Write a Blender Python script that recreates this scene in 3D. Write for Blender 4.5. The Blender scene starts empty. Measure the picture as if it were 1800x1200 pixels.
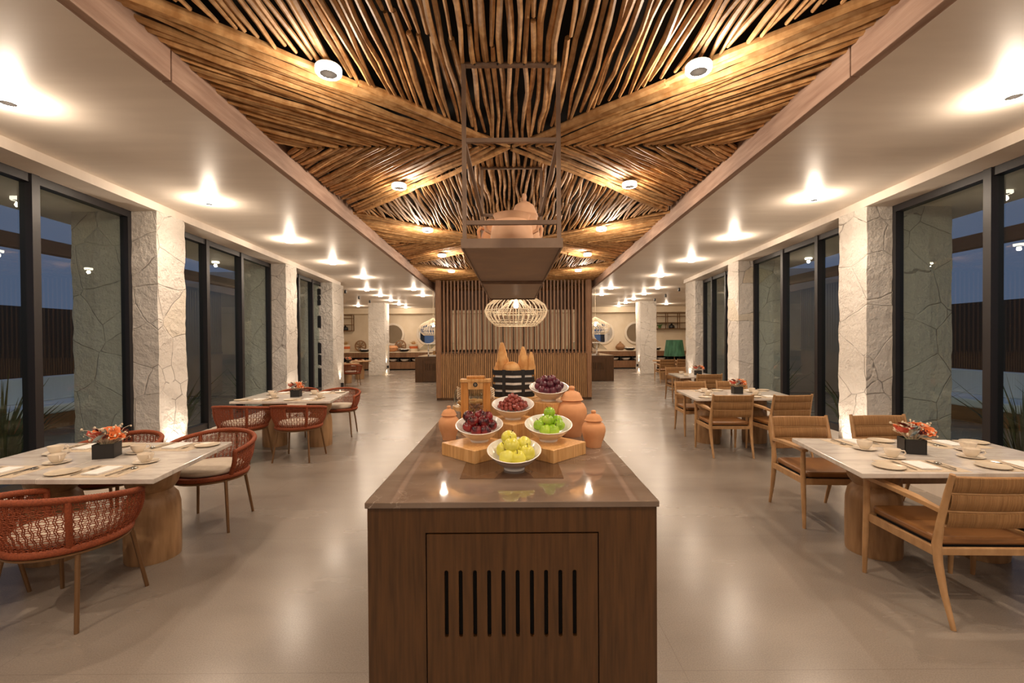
import bpy, bmesh, math, random
from mathutils import Vector, Matrix, Euler
PI = math.pi
rnd = random.Random(7)
sc = bpy.context.scene
C = sc.collection

# ---------------------------------------------------------------- camera, world, exposure
EYE = 1.48
cam_d = bpy.data.cameras.new('camera'); cam = bpy.data.objects.new('camera', cam_d); C.objects.link(cam)
cam.location = (0, 0, EYE)
cam_d.sensor_width = 36.0; cam_d.lens = 16.0          # 800 px at 1800 px wide
PITCH, ROLL = 0.010, 0.0065
cam.rotation_mode = 'QUATERNION'
cam.rotation_quaternion = (Matrix.Rotation(PI/2 - PITCH, 4, 'X') @ Matrix.Rotation(-ROLL, 4, 'Z')).to_quaternion()
cam_d.shift_x = -1/1800; cam_d.shift_y = 4/1800
cam_d.clip_end = 200
sc.camera = cam
w = bpy.data.worlds.new('dusk'); sc.world = w; w.use_nodes = True
wn = w.node_tree.nodes; wl = w.node_tree.links
bg = wn['Background']; bg.inputs['Color'].default_value = (0.12, 0.155, 0.27, 1); bg.inputs['Strength'].default_value = 0.42
vs = sc.view_settings
vs.view_transform = 'Standard'; vs.look = 'None'; vs.gamma = 1.0; vs.use_curve_mapping = False
vs.exposure = 0.87
CY = sc.cycles
CY.max_bounces = 7; CY.diffuse_bounces = 4; CY.glossy_bounces = 4; CY.transmission_bounces = 6
CY.caustics_reflective = False; CY.caustics_refractive = False
CY.sample_clamp_indirect = 2.5
CY.use_denoising = True
WARM = (1.0, 0.815, 0.635)

# ---------------------------------------------------------------- materials
def mat(name, col, rough=0.5, metal=0.0, spec=0.5, **kw):
    m = bpy.data.materials.new(name); m.use_nodes = True
    b = m.node_tree.nodes['Principled BSDF']
    b.inputs['Base Color'].default_value = (*col, 1)
    b.inputs['Roughness'].default_value = rough
    b.inputs['Metallic'].default_value = metal
    b.inputs['Specular IOR Level'].default_value = spec
    for k, v in kw.items(): b.inputs[k.replace('_', ' ')].default_value = v
    return m
def nodes(m): return m.node_tree.nodes, m.node_tree.links, m.node_tree.nodes['Principled BSDF']
def noise_mix(m, c1, c2, scale=5, detail=4, stretch=(1, 1, 1), lo=0.35, hi=0.65, bump=0.0, bscale=None, bdist=0.01, rough=None, seed=0.0):
    n, l, b = nodes(m)
    tc = n.new('ShaderNodeTexCoord'); mp = n.new('ShaderNodeMapping'); mp.inputs['Scale'].default_value = stretch
    mp.inputs['Location'].default_value = (seed, seed*1.3, 0)
    l.new(tc.outputs['Object'], mp.inputs['Vector'])
    no = n.new('ShaderNodeTexNoise'); no.inputs['Scale'].default_value = scale; no.inputs['Detail'].default_value = detail
    l.new(mp.outputs['Vector'], no.inputs['Vector'])
    r = n.new('ShaderNodeValToRGB'); r.color_ramp.elements[0].position = lo; r.color_ramp.elements[1].position = hi
    r.color_ramp.elements[0].color = (*c1, 1); r.color_ramp.elements[1].color = (*c2, 1)
    l.new(no.outputs['Fac'], r.inputs['Fac']); l.new(r.outputs['Color'], b.inputs['Base Color'])
    if rough:
        rr = n.new('ShaderNodeMapRange'); rr.inputs['To Min'].default_value = rough[0]; rr.inputs['To Max'].default_value = rough[1]
        l.new(no.outputs['Fac'], rr.inputs['Value']); l.new(rr.outputs['Result'], b.inputs['Roughness'])
    if bump:
        bn = n.new('ShaderNodeTexNoise'); bn.inputs['Scale'].default_value = bscale or scale*3; bn.inputs['Detail'].default_value = 5
        l.new(mp.outputs['Vector'], bn.inputs['Vector'])
        bp = n.new('ShaderNodeBump'); bp.inputs['Strength'].default_value = bump; bp.inputs['Distance'].default_value = bdist
        l.new(bn.outputs['Fac'], bp.inputs['Height']); l.new(bp.outputs['Normal'], b.inputs['Normal'])
    return m
def tint_island(m, amt=0.35):
    """varies each stick / cord of a mesh"""
    n, l, b = nodes(m)
    src = b.inputs['Base Color'].links[0].from_socket if b.inputs['Base Color'].links else None
    g = n.new('ShaderNodeNewGeometry'); mr = n.new('ShaderNodeMapRange')
    mr.inputs['To Min'].default_value = 1-amt; mr.inputs['To Max'].default_value = 1+amt*0.6
    l.new(g.outputs['Random Per Island'], mr.inputs['Value'])
    h = n.new('ShaderNodeHueSaturation')
    if src: l.new(src, h.inputs['Color'])
    else: h.inputs['Color'].default_value = b.inputs['Base Color'].default_value
    l.new(mr.outputs['Result'], h.inputs['Value']); l.new(h.outputs['Color'], b.inputs['Base Color'])
    return m
def emis(name, col, s):
    m = mat(name, col, 0.5); b = m.node_tree.nodes['Principled BSDF']
    b.inputs['Emission Color'].default_value = (*col, 1); b.inputs['Emission Strength'].default_value = s
    return m

M = {}
M['plaster'] = noise_mix(mat('ceiling_plaster', (.62, .54, .45), .5), (.76, .675, .585), (.82, .735, .64), 1.2, 3, (1, 6, 1), rough=(.42, .52))
M['wallcream'] = noise_mix(mat('wall_cream', (.72, .60, .44), .7), (.70, .58, .42), (.76, .645, .49), 2, 4)
M['darkdeck'] = mat('dark_deck', (.006, .005, .004), .9)
M['black'] = mat('black_metal', (.012, .011, .012), .38)
M['blackbox'] = mat('black_box', (.012, .011, .011), .5)
M['frame'] = mat('window_frame', (.020, .018, .020), .42)
M['steel'] = mat('cutlery_steel', (.55, .52, .48), .22, 1.0)
M['bronze'] = mat('bronze_tube', (.22, .12, .055), .4, .6)
M['rackmetal'] = noise_mix(mat('rack_metal', (.24, .16, .11), .42, .35), (.20, .13, .09), (.29, .2, .14), 6, 4, rough=(.3, .5))
M['ceramic'] = mat('ceramic', (.74, .65, .53), .22)
M['white'] = mat('white_ceramic', (.80, .76, .70), .15)
M['plate'] = mat('stoneware', (.60, .50, .37), .3)
M['linen'] = noise_mix(mat('linen', (.78, .74, .69), .8), (.76, .72, .67), (.82, .79, .75), 40, 3)
M['placemat'] = noise_mix(mat('placemat', (.55, .44, .31), .8), (.50, .40, .28), (.60, .48, .35), 60, 3, bump=.3, bdist=.002)
M['cushion'] = noise_mix(mat('cream_cushion', (.62, .53, .42), .85), (.60, .51, .40), (.66, .57, .46), 30, 3)
M['leather'] = noise_mix(mat('tan_leather', (.22, .095, .028), .38), (.19, .08, .022), (.25, .11, .034), 7, 4, bump=.08, bscale=90, bdist=.002)
M['rope'] = noise_mix(mat('rust_rope', (.25, .05, .012), .75), (.195, .037, .009), (.29, .062, .016), 120, 2, bump=.6, bscale=160, bdist=.003)
M['terracotta'] = noise_mix(mat('terracotta', (.66, .31, .135), .72), (.62, .285, .12), (.72, .36, .175), 9, 5, bump=.15, bscale=60, bdist=.002)
M['paleclay'] = noise_mix(mat('pale_clay', (.68, .40, .24), .72), (.65, .38, .22), (.72, .44, .28), 9, 5)
M['greenshade'] = noise_mix(mat('green_lampshade', (.035, .13, .065), .7), (.02, .09, .045), (.06, .19, .10), 6, 4, (4, 4, .6))
M['rattan'] = mat('white_rattan', (.80, .68, .50), .5)
M['tanrattan'] = mat('tan_rattan', (.60, .36, .18), .55)
M['bread'] = noise_mix(mat('bread_crust', (.58, .28, .08), .6), (.50, .21, .05), (.70, .40, .15), 14, 4, bump=.5, bscale=25, bdist=.006)
M['liner'] = noise_mix(mat('wax_paper', (.72, .68, .62), .45), (.62, .58, .52), (.82, .79, .74), 30, 4)
M['oak'] = noise_mix(mat('oak', (.44, .25, .11), .42), (.38, .21, .09), (.48, .28, .13), 9, 5, (2.5, 2.5, 1.2), bump=.05)
M['drum'] = noise_mix(mat('drum_wood', (.34, .19, .085), .45), (.23, .12, .048), (.43, .255, .125), 5, 7, (4, 4, .6), bump=.1, lo=.3, hi=.7)
M['cord'] = noise_mix(mat('paper_cord', (.34, .175, .065), .7), (.29, .145, .05), (.39, .21, .082), 8, 3, (22, 1, 1))
M['bamboo'] = noise_mix(mat('bamboo', (.62, .34, .12), .35), (.53, .27, .085), (.70, .41, .17), 9, 4, (9, 9, .6))
M['orangewood'] = noise_mix(mat('stained_frame', (.52, .22, .05), .4), (.46, .18, .035), (.58, .27, .075), 10, 4, (9, 9, .8))
M['walnut'] = noise_mix(mat('walnut_veneer', (.115, .048, .017), .38), (.052, .022, .006), (.104, .045, .013), 9, 8, (9, 9, .5), lo=.3, hi=.7, bump=.06, bscale=60, bdist=.002)
M['slat'] = tint_island(noise_mix(mat('slat_wood', (.26, .13, .06), .5), (.22, .105, .048), (.30, .155, .075), 5, 4, (9, 9, .8)), .2)
M['slatlow'] = tint_island(noise_mix(mat('slat_wood_low', (.40, .21, .085), .5), (.34, .175, .068), (.46, .25, .105), 5, 4, (9, 9, .8)), .2)
M['beam'] = noise_mix(mat('beam_wood', (.38, .25, .18), .6), (.29, .175, .125), (.47, .32, .24), 3, 6, (9, .8, 9), bump=.25, bscale=14, bdist=.006, lo=.3, hi=.7)
M['stick'] = tint_island(noise_mix(mat('stick_wood', (.44, .23, .085), .55), (.41, .20, .065), (.66, .39, .17), 3.5, 5, (5, 5, 2), bump=.25, bscale=20, bdist=.004), .42)
M['glass'] = mat('window_glass', (1, 1, 1), .0)
def _glass():
    m = M['glass']; n, l, b = nodes(m); out = n['Material Output']
    t = n.new('ShaderNodeBsdfTransparent'); t.inputs['Color'].default_value = (.88, .93, .90, 1)
    g = n.new('ShaderNodeBsdfGlossy'); g.inputs['Roughness'].default_value = .0; g.inputs['Color'].default_value = (.9, .95, .9, 1)
    fr = n.new('ShaderNodeFresnel'); fr.inputs['IOR'].default_value = 1.62
    ge = n.new('ShaderNodeNewGeometry'); inv = n.new('ShaderNodeMath'); inv.operation = 'SUBTRACT'; inv.inputs[0].default_value = 1.0; l.new(ge.outputs['Backfacing'], inv.inputs[1])
    mu = n.new('ShaderNodeMath'); mu.operation = 'MULTIPLY'; l.new(fr.outputs['Fac'], mu.inputs[0]); l.new(inv.outputs[0], mu.inputs[1])
    mx = n.new('ShaderNodeMixShader'); l.new(mu.outputs[0], mx.inputs['Fac']); l.new(t.outputs[0], mx.inputs[1]); l.new(g.outputs[0], mx.inputs[2])
    l.new(mx.outputs[0], out.inputs['Surface'])
_glass()
M['clear'] = M['glass'].copy(); M['clear'].name = 'clear_glass'
for nd in M['clear'].node_tree.nodes:
    if nd.type == 'FRESNEL': nd.inputs['IOR'].default_value = 1.45
    if nd.type == 'BSDF_TRANSPARENT': nd.inputs['Color'].default_value = (.93, .94, .93, 1)
M['mirror'] = mat('mirror', (.85, .86, .88), .03, 1.0)
M['ringlight'] = emis('lamp_ring', (1.0, .88, .72), 9)
M['bulb'] = emis('bulb_glow', (1.0, .82, .58), 22)
M['lens'] = mat('lamp_lens', (.0045, .0042, .004), .9, 0, 0.0)
M['grass'] = noise_mix(mat('blade_green', (.07, .10, .05), .6), (.05, .075, .035), (.13, .16, .08), 6, 3)
M['leafgreen'] = mat('leaf_green', (.10, .22, .05), .5)
M['soil'] = noise_mix(mat('garden_soil', (.035, .028, .02), .95), (.025, .02, .015), (.05, .04, .028), 4, 5)
M['pergola'] = mat('pergola_wood', (.20, .11, .06), .6)
M['blueseat'] = mat('pale_blue_cushion', (.62, .74, .88), .7)
M['clad'] = mat('outside_cladding', (.05, .045, .05), .7)
def skin_fruit(name, c1, c2, scale=6, rough=.22, lo=.35, hi=.65):
    return noise_mix(mat(name, c1, rough), c1, c2, scale, 3, lo=lo, hi=hi)
M['redapple'] = skin_fruit('red_apple_skin', (.035, .003, .007), (.26, .018, .016), 16, .16, .4, .62)
M['stem'] = mat('fruit_stem', (.09, .05, .02), .7)
M['greenapple'] = skin_fruit('green_apple_skin', (.22, .42, .015), (.40, .58, .05), 12)
M['yellowapple'] = skin_fruit('yellow_apple_skin', (.62, .56, .05), (.72, .68, .12), 12, .3)
M['plum'] = skin_fruit('plum_skin', (.045, .006, .016), (.15, .02, .035), 14, .3)
M['grape'] = skin_fruit('grape_skin', (.13, .016, .014), (.30, .06, .04), 20, .2)
M['orange'] = mat('orange_petal', (.72, .17, .035), .6)
M['coral'] = mat('coral_petal', (.62, .09, .05), .6)
M['cream'] = mat('cream_petal', (.72, .60, .44), .7)
M['bluegrey'] = mat('blue_grey_petal', (.36, .42, .42), .7)
M['darkred'] = mat('dark_red_leaf', (.12, .014, .014), .6)
M['potpourri'] = tint_island(mat('dried_petals', (.40, .22, .14), .8), .5)
M['orangeband'] = mat('orange_band', (.62, .13, .03), .6)
M['straw'] = mat('dry_straw', (.62, .42, .18), .8)
M['wickerbrown'] = noise_mix(mat('wicker_brown', (.25, .12, .05), .7), (.17, .08, .03), (.34, .18, .08), 40, 3)

def add_veins(m, col, scale, width, amt):
    n, l, b = nodes(m); src = b.inputs['Base Color'].links[0].from_socket
    tc = n.new('ShaderNodeTexCoord'); no = n.new('ShaderNodeTexNoise'); no.inputs['Scale'].default_value = scale; no.inputs['Detail'].default_value = 6; no.inputs['Distortion'].default_value = 1.2
    l.new(tc.outputs['Object'], no.inputs['Vector'])
    a = n.new('ShaderNodeMath'); a.operation = 'SUBTRACT'; a.inputs[1].default_value = .5; l.new(no.outputs['Fac'], a.inputs[0])
    c = n.new('ShaderNodeMath'); c.operation = 'ABSOLUTE'; l.new(a.outputs[0], c.inputs[0])
    mr = n.new('ShaderNodeMapRange'); mr.inputs['From Max'].default_value = width; mr.inputs['To Min'].default_value = amt; mr.inputs['To Max'].default_value = 0; l.new(c.outputs[0], mr.inputs['Value'])
    g = n.new('ShaderNodeTexNoise'); g.inputs['Scale'].default_value = 1.7; l.new(tc.outputs['Object'], g.inputs['Vector'])
    gr = n.new('ShaderNodeMapRange'); gr.inputs['From Min'].default_value = .48; gr.inputs['From Max'].default_value = .62; l.new(g.outputs['Fac'], gr.inputs['Value'])
    q = n.new('ShaderNodeMath'); q.operation = 'MULTIPLY'; l.new(mr.outputs[0], q.inputs[0]); l.new(gr.outputs[0], q.inputs[1])
    mx = n.new('ShaderNodeMix'); mx.data_type = 'RGBA'; l.new(q.outputs[0], mx.inputs['Factor']); l.new(src, mx.inputs[6]); mx.inputs[7].default_value = (*col, 1)
    l.new(mx.outputs[2], b.inputs['Base Color'])
def stone_counter():
    m = mat('polished_brown_stone', (.15, .10, .07), .1); n, l, b = nodes(m)
    noise_mix(m, (.135, .092, .066), (.215, .158, .12), 2.4, 9, (1, 2.2, 1), rough=(.02, .06))
    return m
M['counter'] = stone_counter(); add_veins(M['counter'], (.42, .36, .30), 4.5, .012, .6)
M['inset'] = noise_mix(mat('dark_inset', (.085, .046, .026), .06), (.075, .04, .022), (.095, .052, .03), 5, 3)
def marble():
    m = mat('table_marble', (.62, .57, .52), .16); n, l, b = nodes(m)
    tc = n.new('ShaderNodeTexCoord'); mp = n.new('ShaderNodeMapping'); mp.inputs['Scale'].default_value = (1.1, 3.2, 1); l.new(tc.outputs['Object'], mp.inputs['Vector'])
    no = n.new('ShaderNodeTexNoise'); no.inputs['Scale'].default_value = 3.5; no.inputs['Detail'].default_value = 9; no.inputs['Roughness'].default_value = .65; no.inputs['Distortion'].default_value = .8
    l.new(mp.outputs[0], no.inputs['Vector'])
    r = n.new('ShaderNodeValToRGB'); e = r.color_ramp.elements
    e[0].position = .34; e[0].color = (.50, .44, .39, 1); e[1].position = .62; e[1].color = (.70, .64, .575, 1)
    x = e.new(.50); x.color = (.64, .58, .515, 1)
    l.new(no.outputs['Fac'], r.inputs['Fac']); l.new(r.outputs['Color'], b.inputs['Base Color']); return m
M['marble'] = marble()
def floor_mat():
    m = mat('polished_concrete', (.42, .34, .26), .3); n, l, b = nodes(m)
    tc = n.new('ShaderNodeTexCoord')
    a = n.new('ShaderNodeTexNoise'); a.inputs['Scale'].default_value = .9; a.inputs['Detail'].default_value = 5; a.inputs['Roughness'].default_value = .55
    mp = n.new('ShaderNodeMapping'); mp.inputs['Scale'].default_value = (.7, 1.6, 1); l.new(tc.outputs['Object'], mp.inputs['Vector']); l.new(mp.outputs[0], a.inputs['Vector'])
    r = n.new('ShaderNodeValToRGB'); e = r.color_ramp.elements
    e[0].position = .2; e[0].color = (.195, .162, .133, 1); e[1].position = .85; e[1].color = (.300, .255, .212, 1)
    l.new(a.outputs['Fac'], r.inputs['Fac'])
    s = n.new('ShaderNodeTexNoise'); s.inputs['Scale'].default_value = 160; s.inputs['Detail'].default_value = 2; l.new(tc.outputs['Object'], s.inputs['Vector'])
    r2 = n.new('ShaderNodeValToRGB'); r2.color_ramp.elements[0].position = .30; r2.color_ramp.elements[0].color = (.86, .86, .86, 1); r2.color_ramp.elements[1].position = .70; r2.color_ramp.elements[1].color = (1.12, 1.12, 1.12, 1)
    l.new(s.outputs['Fac'], r2.inputs['Fac'])
    mx = n.new('ShaderNodeMix'); mx.data_type = 'RGBA'; mx.blend_type = 'MULTIPLY'; mx.inputs['Factor'].default_value = 1
    l.new(r.outputs['Color'], mx.inputs[6]); l.new(r2.outputs['Color'], mx.inputs[7])
    # saw-cut joints: thin darker lines 1.95 m apart
    sx = n.new('ShaderNodeSeparateXYZ'); l.new(tc.outputs['Object'], sx.inputs[0])
    last = mx.outputs[2]
    for ax, per, off in (('X', 3.1, .75), ('Y', 1.38, .63)):
        ad = n.new('ShaderNodeMath'); ad.operation = 'ADD'; ad.inputs[1].default_value = 31*per - off; l.new(sx.outputs[ax], ad.inputs[0])
        md = n.new('ShaderNodeMath'); md.operation = 'MODULO'; md.inputs[1].default_value = per; l.new(ad.outputs[0], md.inputs[0])
        lt = n.new('ShaderNodeMath'); lt.operation = 'LESS_THAN'; lt.inputs[1].default_value = .004; l.new(md.outputs[0], lt.inputs[0])
        ml = n.new('ShaderNodeMath'); ml.operation = 'MULTIPLY'; ml.inputs[1].default_value = .35; l.new(lt.outputs[0], ml.inputs[0])
        m2 = n.new('ShaderNodeMix'); m2.data_type = 'RGBA'; l.new(ml.outputs[0], m2.inputs['Factor']); l.new(last, m2.inputs[6]); m2.inputs[7].default_value = (.13, .10, .08, 1)
        last = m2.outputs[2]
    l.new(last, b.inputs['Base Color'])
    rr = n.new('ShaderNodeMapRange'); rr.inputs['To Min'].default_value = .18; rr.inputs['To Max'].default_value = .34
    l.new(a.outputs['Fac'], rr.inputs['Value']); l.new(rr.outputs[0], b.inputs['Roughness'])
    
    return m
M['floor'] = floor_mat()
def stone_wall():
    m = mat('rough_limestone', (.62, .55, .46), .85); n, l, b = nodes(m)
    tc = n.new('ShaderNodeTexCoord')
    dn = n.new('ShaderNodeTexNoise'); dn.inputs['Scale'].default_value = 2.2; l.new(tc.outputs['Object'], dn.inputs['Vector'])
    va = n.new('ShaderNodeVectorMath'); va.operation = 'MULTIPLY_ADD'; va.inputs[1].default_value = (.10, .10, .10); l.new(dn.outputs['Color'], va.inputs[0]); l.new(tc.outputs['Object'], va.inputs[2])
    v = n.new('ShaderNodeTexVoronoi'); v.feature = 'DISTANCE_TO_EDGE'; v.inputs['Scale'].default_value = 2.1; l.new(va.outputs[0], v.inputs['Vector'])
    vc = n.new('ShaderNodeTexVoronoi'); vc.inputs['Scale'].default_value = 2.1; l.new(va.outputs[0], vc.inputs['Vector'])
    hs = n.new('ShaderNodeSeparateColor'); l.new(vc.outputs['Color'], hs.inputs[0])
    cr = n.new('ShaderNodeValToRGB'); e = cr.color_ramp.elements; e[0].color = (.76, .705, .635, 1); e[1].color = (.84, .79, .72, 1); e[0].position = .0; e[1].position = .92
    ee = e.new(1.0); ee.color = (.79, .68, .50, 1)
    l.new(hs.outputs[0], cr.inputs['Fac'])
    ed = n.new('ShaderNodeMath'); ed.operation = 'LESS_THAN'; ed.inputs[1].default_value = .006; l.new(v.outputs['Distance'], ed.inputs[0])
    gn = n.new('ShaderNodeTexNoise'); gn.inputs['Scale'].default_value = 4; l.new(tc.outputs['Object'], gn.inputs['Vector'])
    gt = n.new('ShaderNodeMath'); gt.operation = 'GREATER_THAN'; gt.inputs[1].default_value = .50; l.new(gn.outputs['Fac'], gt.inputs[0])
    em = n.new('ShaderNodeMath'); em.operation = 'MULTIPLY'; l.new(ed.outputs[0], em.inputs[0]); l.new(gt.outputs[0], em.inputs[1])
    e2 = n.new('ShaderNodeMath'); e2.operation = 'MULTIPLY'; e2.inputs[1].default_value = .6; l.new(em.outputs[0], e2.inputs[0])
    mx = n.new('ShaderNodeMix'); mx.data_type = 'RGBA'; l.new(e2.outputs[0], mx.inputs['Factor']); l.new(cr.outputs['Color'], mx.inputs[6]); mx.inputs[7].default_value = (.16, .12, .09, 1)
    l.new(mx.outputs[2], b.inputs['Base Color'])
    rn = n.new('ShaderNodeTexNoise'); rn.inputs['Scale'].default_value = 11; rn.inputs['Detail'].default_value = 9; rn.inputs['Roughness'].default_value = .62; l.new(tc.outputs['Object'], rn.inputs['Vector'])
    mr = n.new('ShaderNodeMapRange'); mr.inputs['From Max'].default_value = .014; mr.inputs['To Max'].default_value = .35; l.new(v.outputs['Distance'], mr.inputs['Value'])
    am = n.new('ShaderNodeMath'); am.operation = 'MULTIPLY_ADD'; am.inputs[1].default_value = 1.9; l.new(rn.outputs['Fac'], am.inputs[0]); l.new(mr.outputs[0], am.inputs[2])
    bp = n.new('ShaderNodeBump'); bp.inputs['Strength'].default_value = .9; bp.inputs['Distance'].default_value = .03; l.new(am.outputs[0], bp.inputs['Height']); l.new(bp.outputs[0], b.inputs['Normal'])
    return m
M['stone'] = stone_wall()

# ---------------------------------------------------------------- mesh builder
class MB:
    def __init__(s): s.v = []; s.f = []
    def add(s, vs, fs, mtx=None):
        o = len(s.v)
        s.v += [tuple(mtx @ Vector(p)) if mtx else tuple(p) for p in vs]
        s.f += [tuple(i+o for i in f) for f in fs]; return s
    def box(s, x0, x1, y0, y1, z0, z1, mtx=None):
        return s.add([(x0,y0,z0),(x1,y0,z0),(x1,y1,z0),(x0,y1,z0),(x0,y0,z1),(x1,y0,z1),(x1,y1,z1),(x0,y1,z1)],
                     [(0,3,2,1),(4,5,6,7),(0,1,5,4),(1,2,6,5),(2,3,7,6),(3,0,4,7)], mtx)
    def prism(s, poly, z0, z1, mtx=None):
        n = len(poly)
        if sum(poly[i][0]*poly[(i+1)%n][1]-poly[(i+1)%n][0]*poly[i][1] for i in range(n)) < 0: poly = poly[::-1]
        return s.add([(x,y,z0) for x,y in poly]+[(x,y,z1) for x,y in poly],
                     [tuple(range(n-1,-1,-1)), tuple(range(n,2*n))]+[(i,(i+1)%n,(i+1)%n+n,i+n) for i in range(n)], mtx)
    def lathe(s, prof, n=24, mtx=None, cx=0, cy=0):
        """prof: list of (r, z) from bottom to top; r=0 closes"""
        vs = []; fs = []; rows = []
        for r, z in prof:
            if r < 1e-6: rows.append([len(vs)]); vs.append((cx, cy, z))
            else:
                rows.append(list(range(len(vs), len(vs)+n)))
                vs += [(cx+r*math.cos(2*PI*k/n), cy+r*math.sin(2*PI*k/n), z) for k in range(n)]
        for a, b in zip(rows, rows[1:]):
            for k in range(n):
                k2 = (k+1) % n
                if len(a) == 1 and len(b) == 1: continue
                if len(a) == 1: fs.append((a[0], b[k2], b[k]))
                elif len(b) == 1: fs.append((a[k], a[k2], b[0]))
                else: fs.append((a[k], a[k2], b[k2], b[k]))
        return s.add(vs, fs, mtx)
    def tube(s, pts, rad, n=8, closed=False, mtx=None, caps=True, flat=1.0):
        pts = [Vector(p) for p in pts]; N = len(pts)
        R = rad if isinstance(rad, (list, tuple)) else [rad]*N
        vs = []; fs = []; up = None
        for i, p in enumerate(pts):
            a = pts[i-1] if (i > 0 or closed) else p; b = pts[(i+1) % N] if (i < N-1 or closed) else p
            t = (b-a).normalized() if (b-a).length > 1e-9 else Vector((0,0,1))
            if up is None:
                up = Vector((0,0,1)) if abs(t.z) < .9 else Vector((1,0,0))
            u = (up - t*up.dot(t))
            if u.length < 1e-6: u = t.orthogonal()
            u.normalize(); w_ = t.cross(u); up = u
            for k in range(n):
                q = 2*PI*k/n
                vs.append(tuple(p + (u*math.cos(q)*flat + w_*math.sin(q))*R[i]))
        for i in range(N if closed else N-1):
            j = (i+1) % N
            for k in range(n):
                k2 = (k+1) % n; fs.append((i*n+k, i*n+k2, j*n+k2, j*n+k))
        if caps and not closed:
            fs.append(tuple(range(n-1,-1,-1))); fs.append(tuple(range((N-1)*n, N*n)))
        return s.add(vs, fs, mtx)
    def sphere(s, c, r, n=16, m=10, sq=(1,1,1)):
        prof = [(math.sin(PI*i/m), -math.cos(PI*i/m)) for i in range(m+1)]
        prof[0] = (0,-1); prof[-1] = (0,1)
        mt = Matrix.Translation(c) @ Matrix.Diagonal((r*sq[0], r*sq[1], r*sq[2], 1))
        return s.lathe(prof, n, mt)
    def mesh(s, name, m, smooth=40):
        me = bpy.data.meshes.new(name); me.from_pydata(s.v, [], s.f); me.update()
        if m: me.materials.append(m)
        if smooth:
            me.polygons.foreach_set('use_smooth', [True]*len(me.polygons))
            try: me.set_sharp_from_angle(angle=math.radians(smooth))
            except Exception: pass
        return me
    def build(s, name, m, parent=None, smooth=40, loc=None, bevel=0, rot=None):
        me = s.mesh(name, m, smooth); o = bpy.data.objects.new(name, me); C.objects.link(o)
        if parent: o.parent = parent
        if loc: o.location = loc
        if rot: o.rotation_euler = rot
        if bevel:
            b = o.modifiers.new('bevel', 'BEVEL'); b.width = bevel; b.segments = 2; b.limit_method = 'ANGLE'; b.angle_limit = .6
        return o
def tag(o, label, cat, group=None, kind=None):
    if label: o['label'] = label
    if cat: o['category'] = cat
    if group: o['group'] = group
    if kind: o['kind'] = kind
    return o
def thing(name, label, cat, loc=(0,0,0), rz=0, group=None):
    o = bpy.data.objects.new(name, None); C.objects.link(o); o.empty_display_size = .1
    o.location = loc; o.rotation_euler = (0,0,rz); return tag(o, label, cat, group)
def struct(o): o['kind'] = 'structure'; return o
def dup(o, loc=None, rz=None, label=None, parent=None, scale=None, group=None):
    kids = list(o.children)
    c = o.copy(); C.objects.link(c)
    if parent: c.parent = parent
    if loc is not None: c.location = loc
    if rz is not None: c.rotation_euler = (c.rotation_euler[0], c.rotation_euler[1], rz)
    if scale is not None: c.scale = (scale,)*3
    if label: c['label'] = label
    if group: c['group'] = group
    for k in kids: dup(k, parent=c)
    return c
def place(cache, key, make, loc, rz, label, group=None):
    """first call uses the master itself, later calls copy it"""
    if key not in cache: cache[key] = make(); o = cache[key]; o.location = loc; o.rotation_euler[2] = rz; o['label'] = label
    else: o = dup(cache[key], loc, rz, label)
    if group: o['group'] = group
    return o
CA = {}
def lamp(kind, loc, energy, parent=None, col=WARM, size=.1, rot=(0,0,0), spot=None, blend=.5, name='lamp'):
    d = bpy.data.lights.new(name, kind); d.energy = energy; d.color = col
    if kind == 'AREA': d.shape = 'DISK'; d.size = size
    elif kind in ('POINT', 'SPOT'): d.shadow_soft_size = size
    if spot: d.spot_size = spot; d.spot_blend = blend
    o = bpy.data.objects.new(name, d); C.objects.link(o); o.location = loc; o.rotation_euler = rot
    if parent: o.parent = parent
    return o

# ---------------------------------------------------------------- the room
ZC = 3.05; ZS = 2.96; ZST = 2.93; CURB = .20
FL = .088
def XP(y): return 3.56 + FL*y          # inner pillar faces / kerb edge
def XW(y): return 3.86 + .089*y        # window plane
def XB(y): return 1.618 + .0375*y      # inner face of the canopy beams
YB = -6.0; YF = 22.9; YE = 12.35       # back wall, far wall, end of the window bays
b = MB(); b.box(-10, 10, YB, YF, -.1, 0); struct(b.build('floor', M['floor']))
XO = 9.2
for s in (-1, 1):
    q = MB()
    q.prism([(s*(XB(YB)+.05), YB), (s*(XB(13.8)+.05), 13.8), (s*XO, 13.8), (s*XO, YE), (s*(XW(YE)+.1), YE), (s*(XW(YB)+.1), YB)], ZC, ZC+.3)
    struct(q.build('ceiling', M['plaster'], smooth=0))
q = MB(); q.box(-XO, XO, 13.8, YF, ZC, ZC+.3); struct(q.build('ceiling', M['plaster'], smooth=0))
q = MB(); q.prism([(-XB(YB)-.2, YB), (XB(YB)+.2, YB), (XB(14)+.2, 14), (-XB(14)-.2, 14)], ZC+.12, ZC+.3); struct(q.build('ceiling', M['darkdeck'], smooth=0))
def wallbox(name, poly, z0, z1, m): q = MB(); q.prism(poly, z0, z1); return struct(q.build(name, m, smooth=0))
wallbox('wall_far', [(-XO, YF), (XO, YF), (XO, YF+.2), (-XO, YF+.2)], 0, ZC, M['wallcream'])
wallbox('trim_1', [(-XO, YF-.35), (XO, YF-.35), (XO, YF), (-XO, YF)], 2.78, ZC, M['wallcream'])
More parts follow.
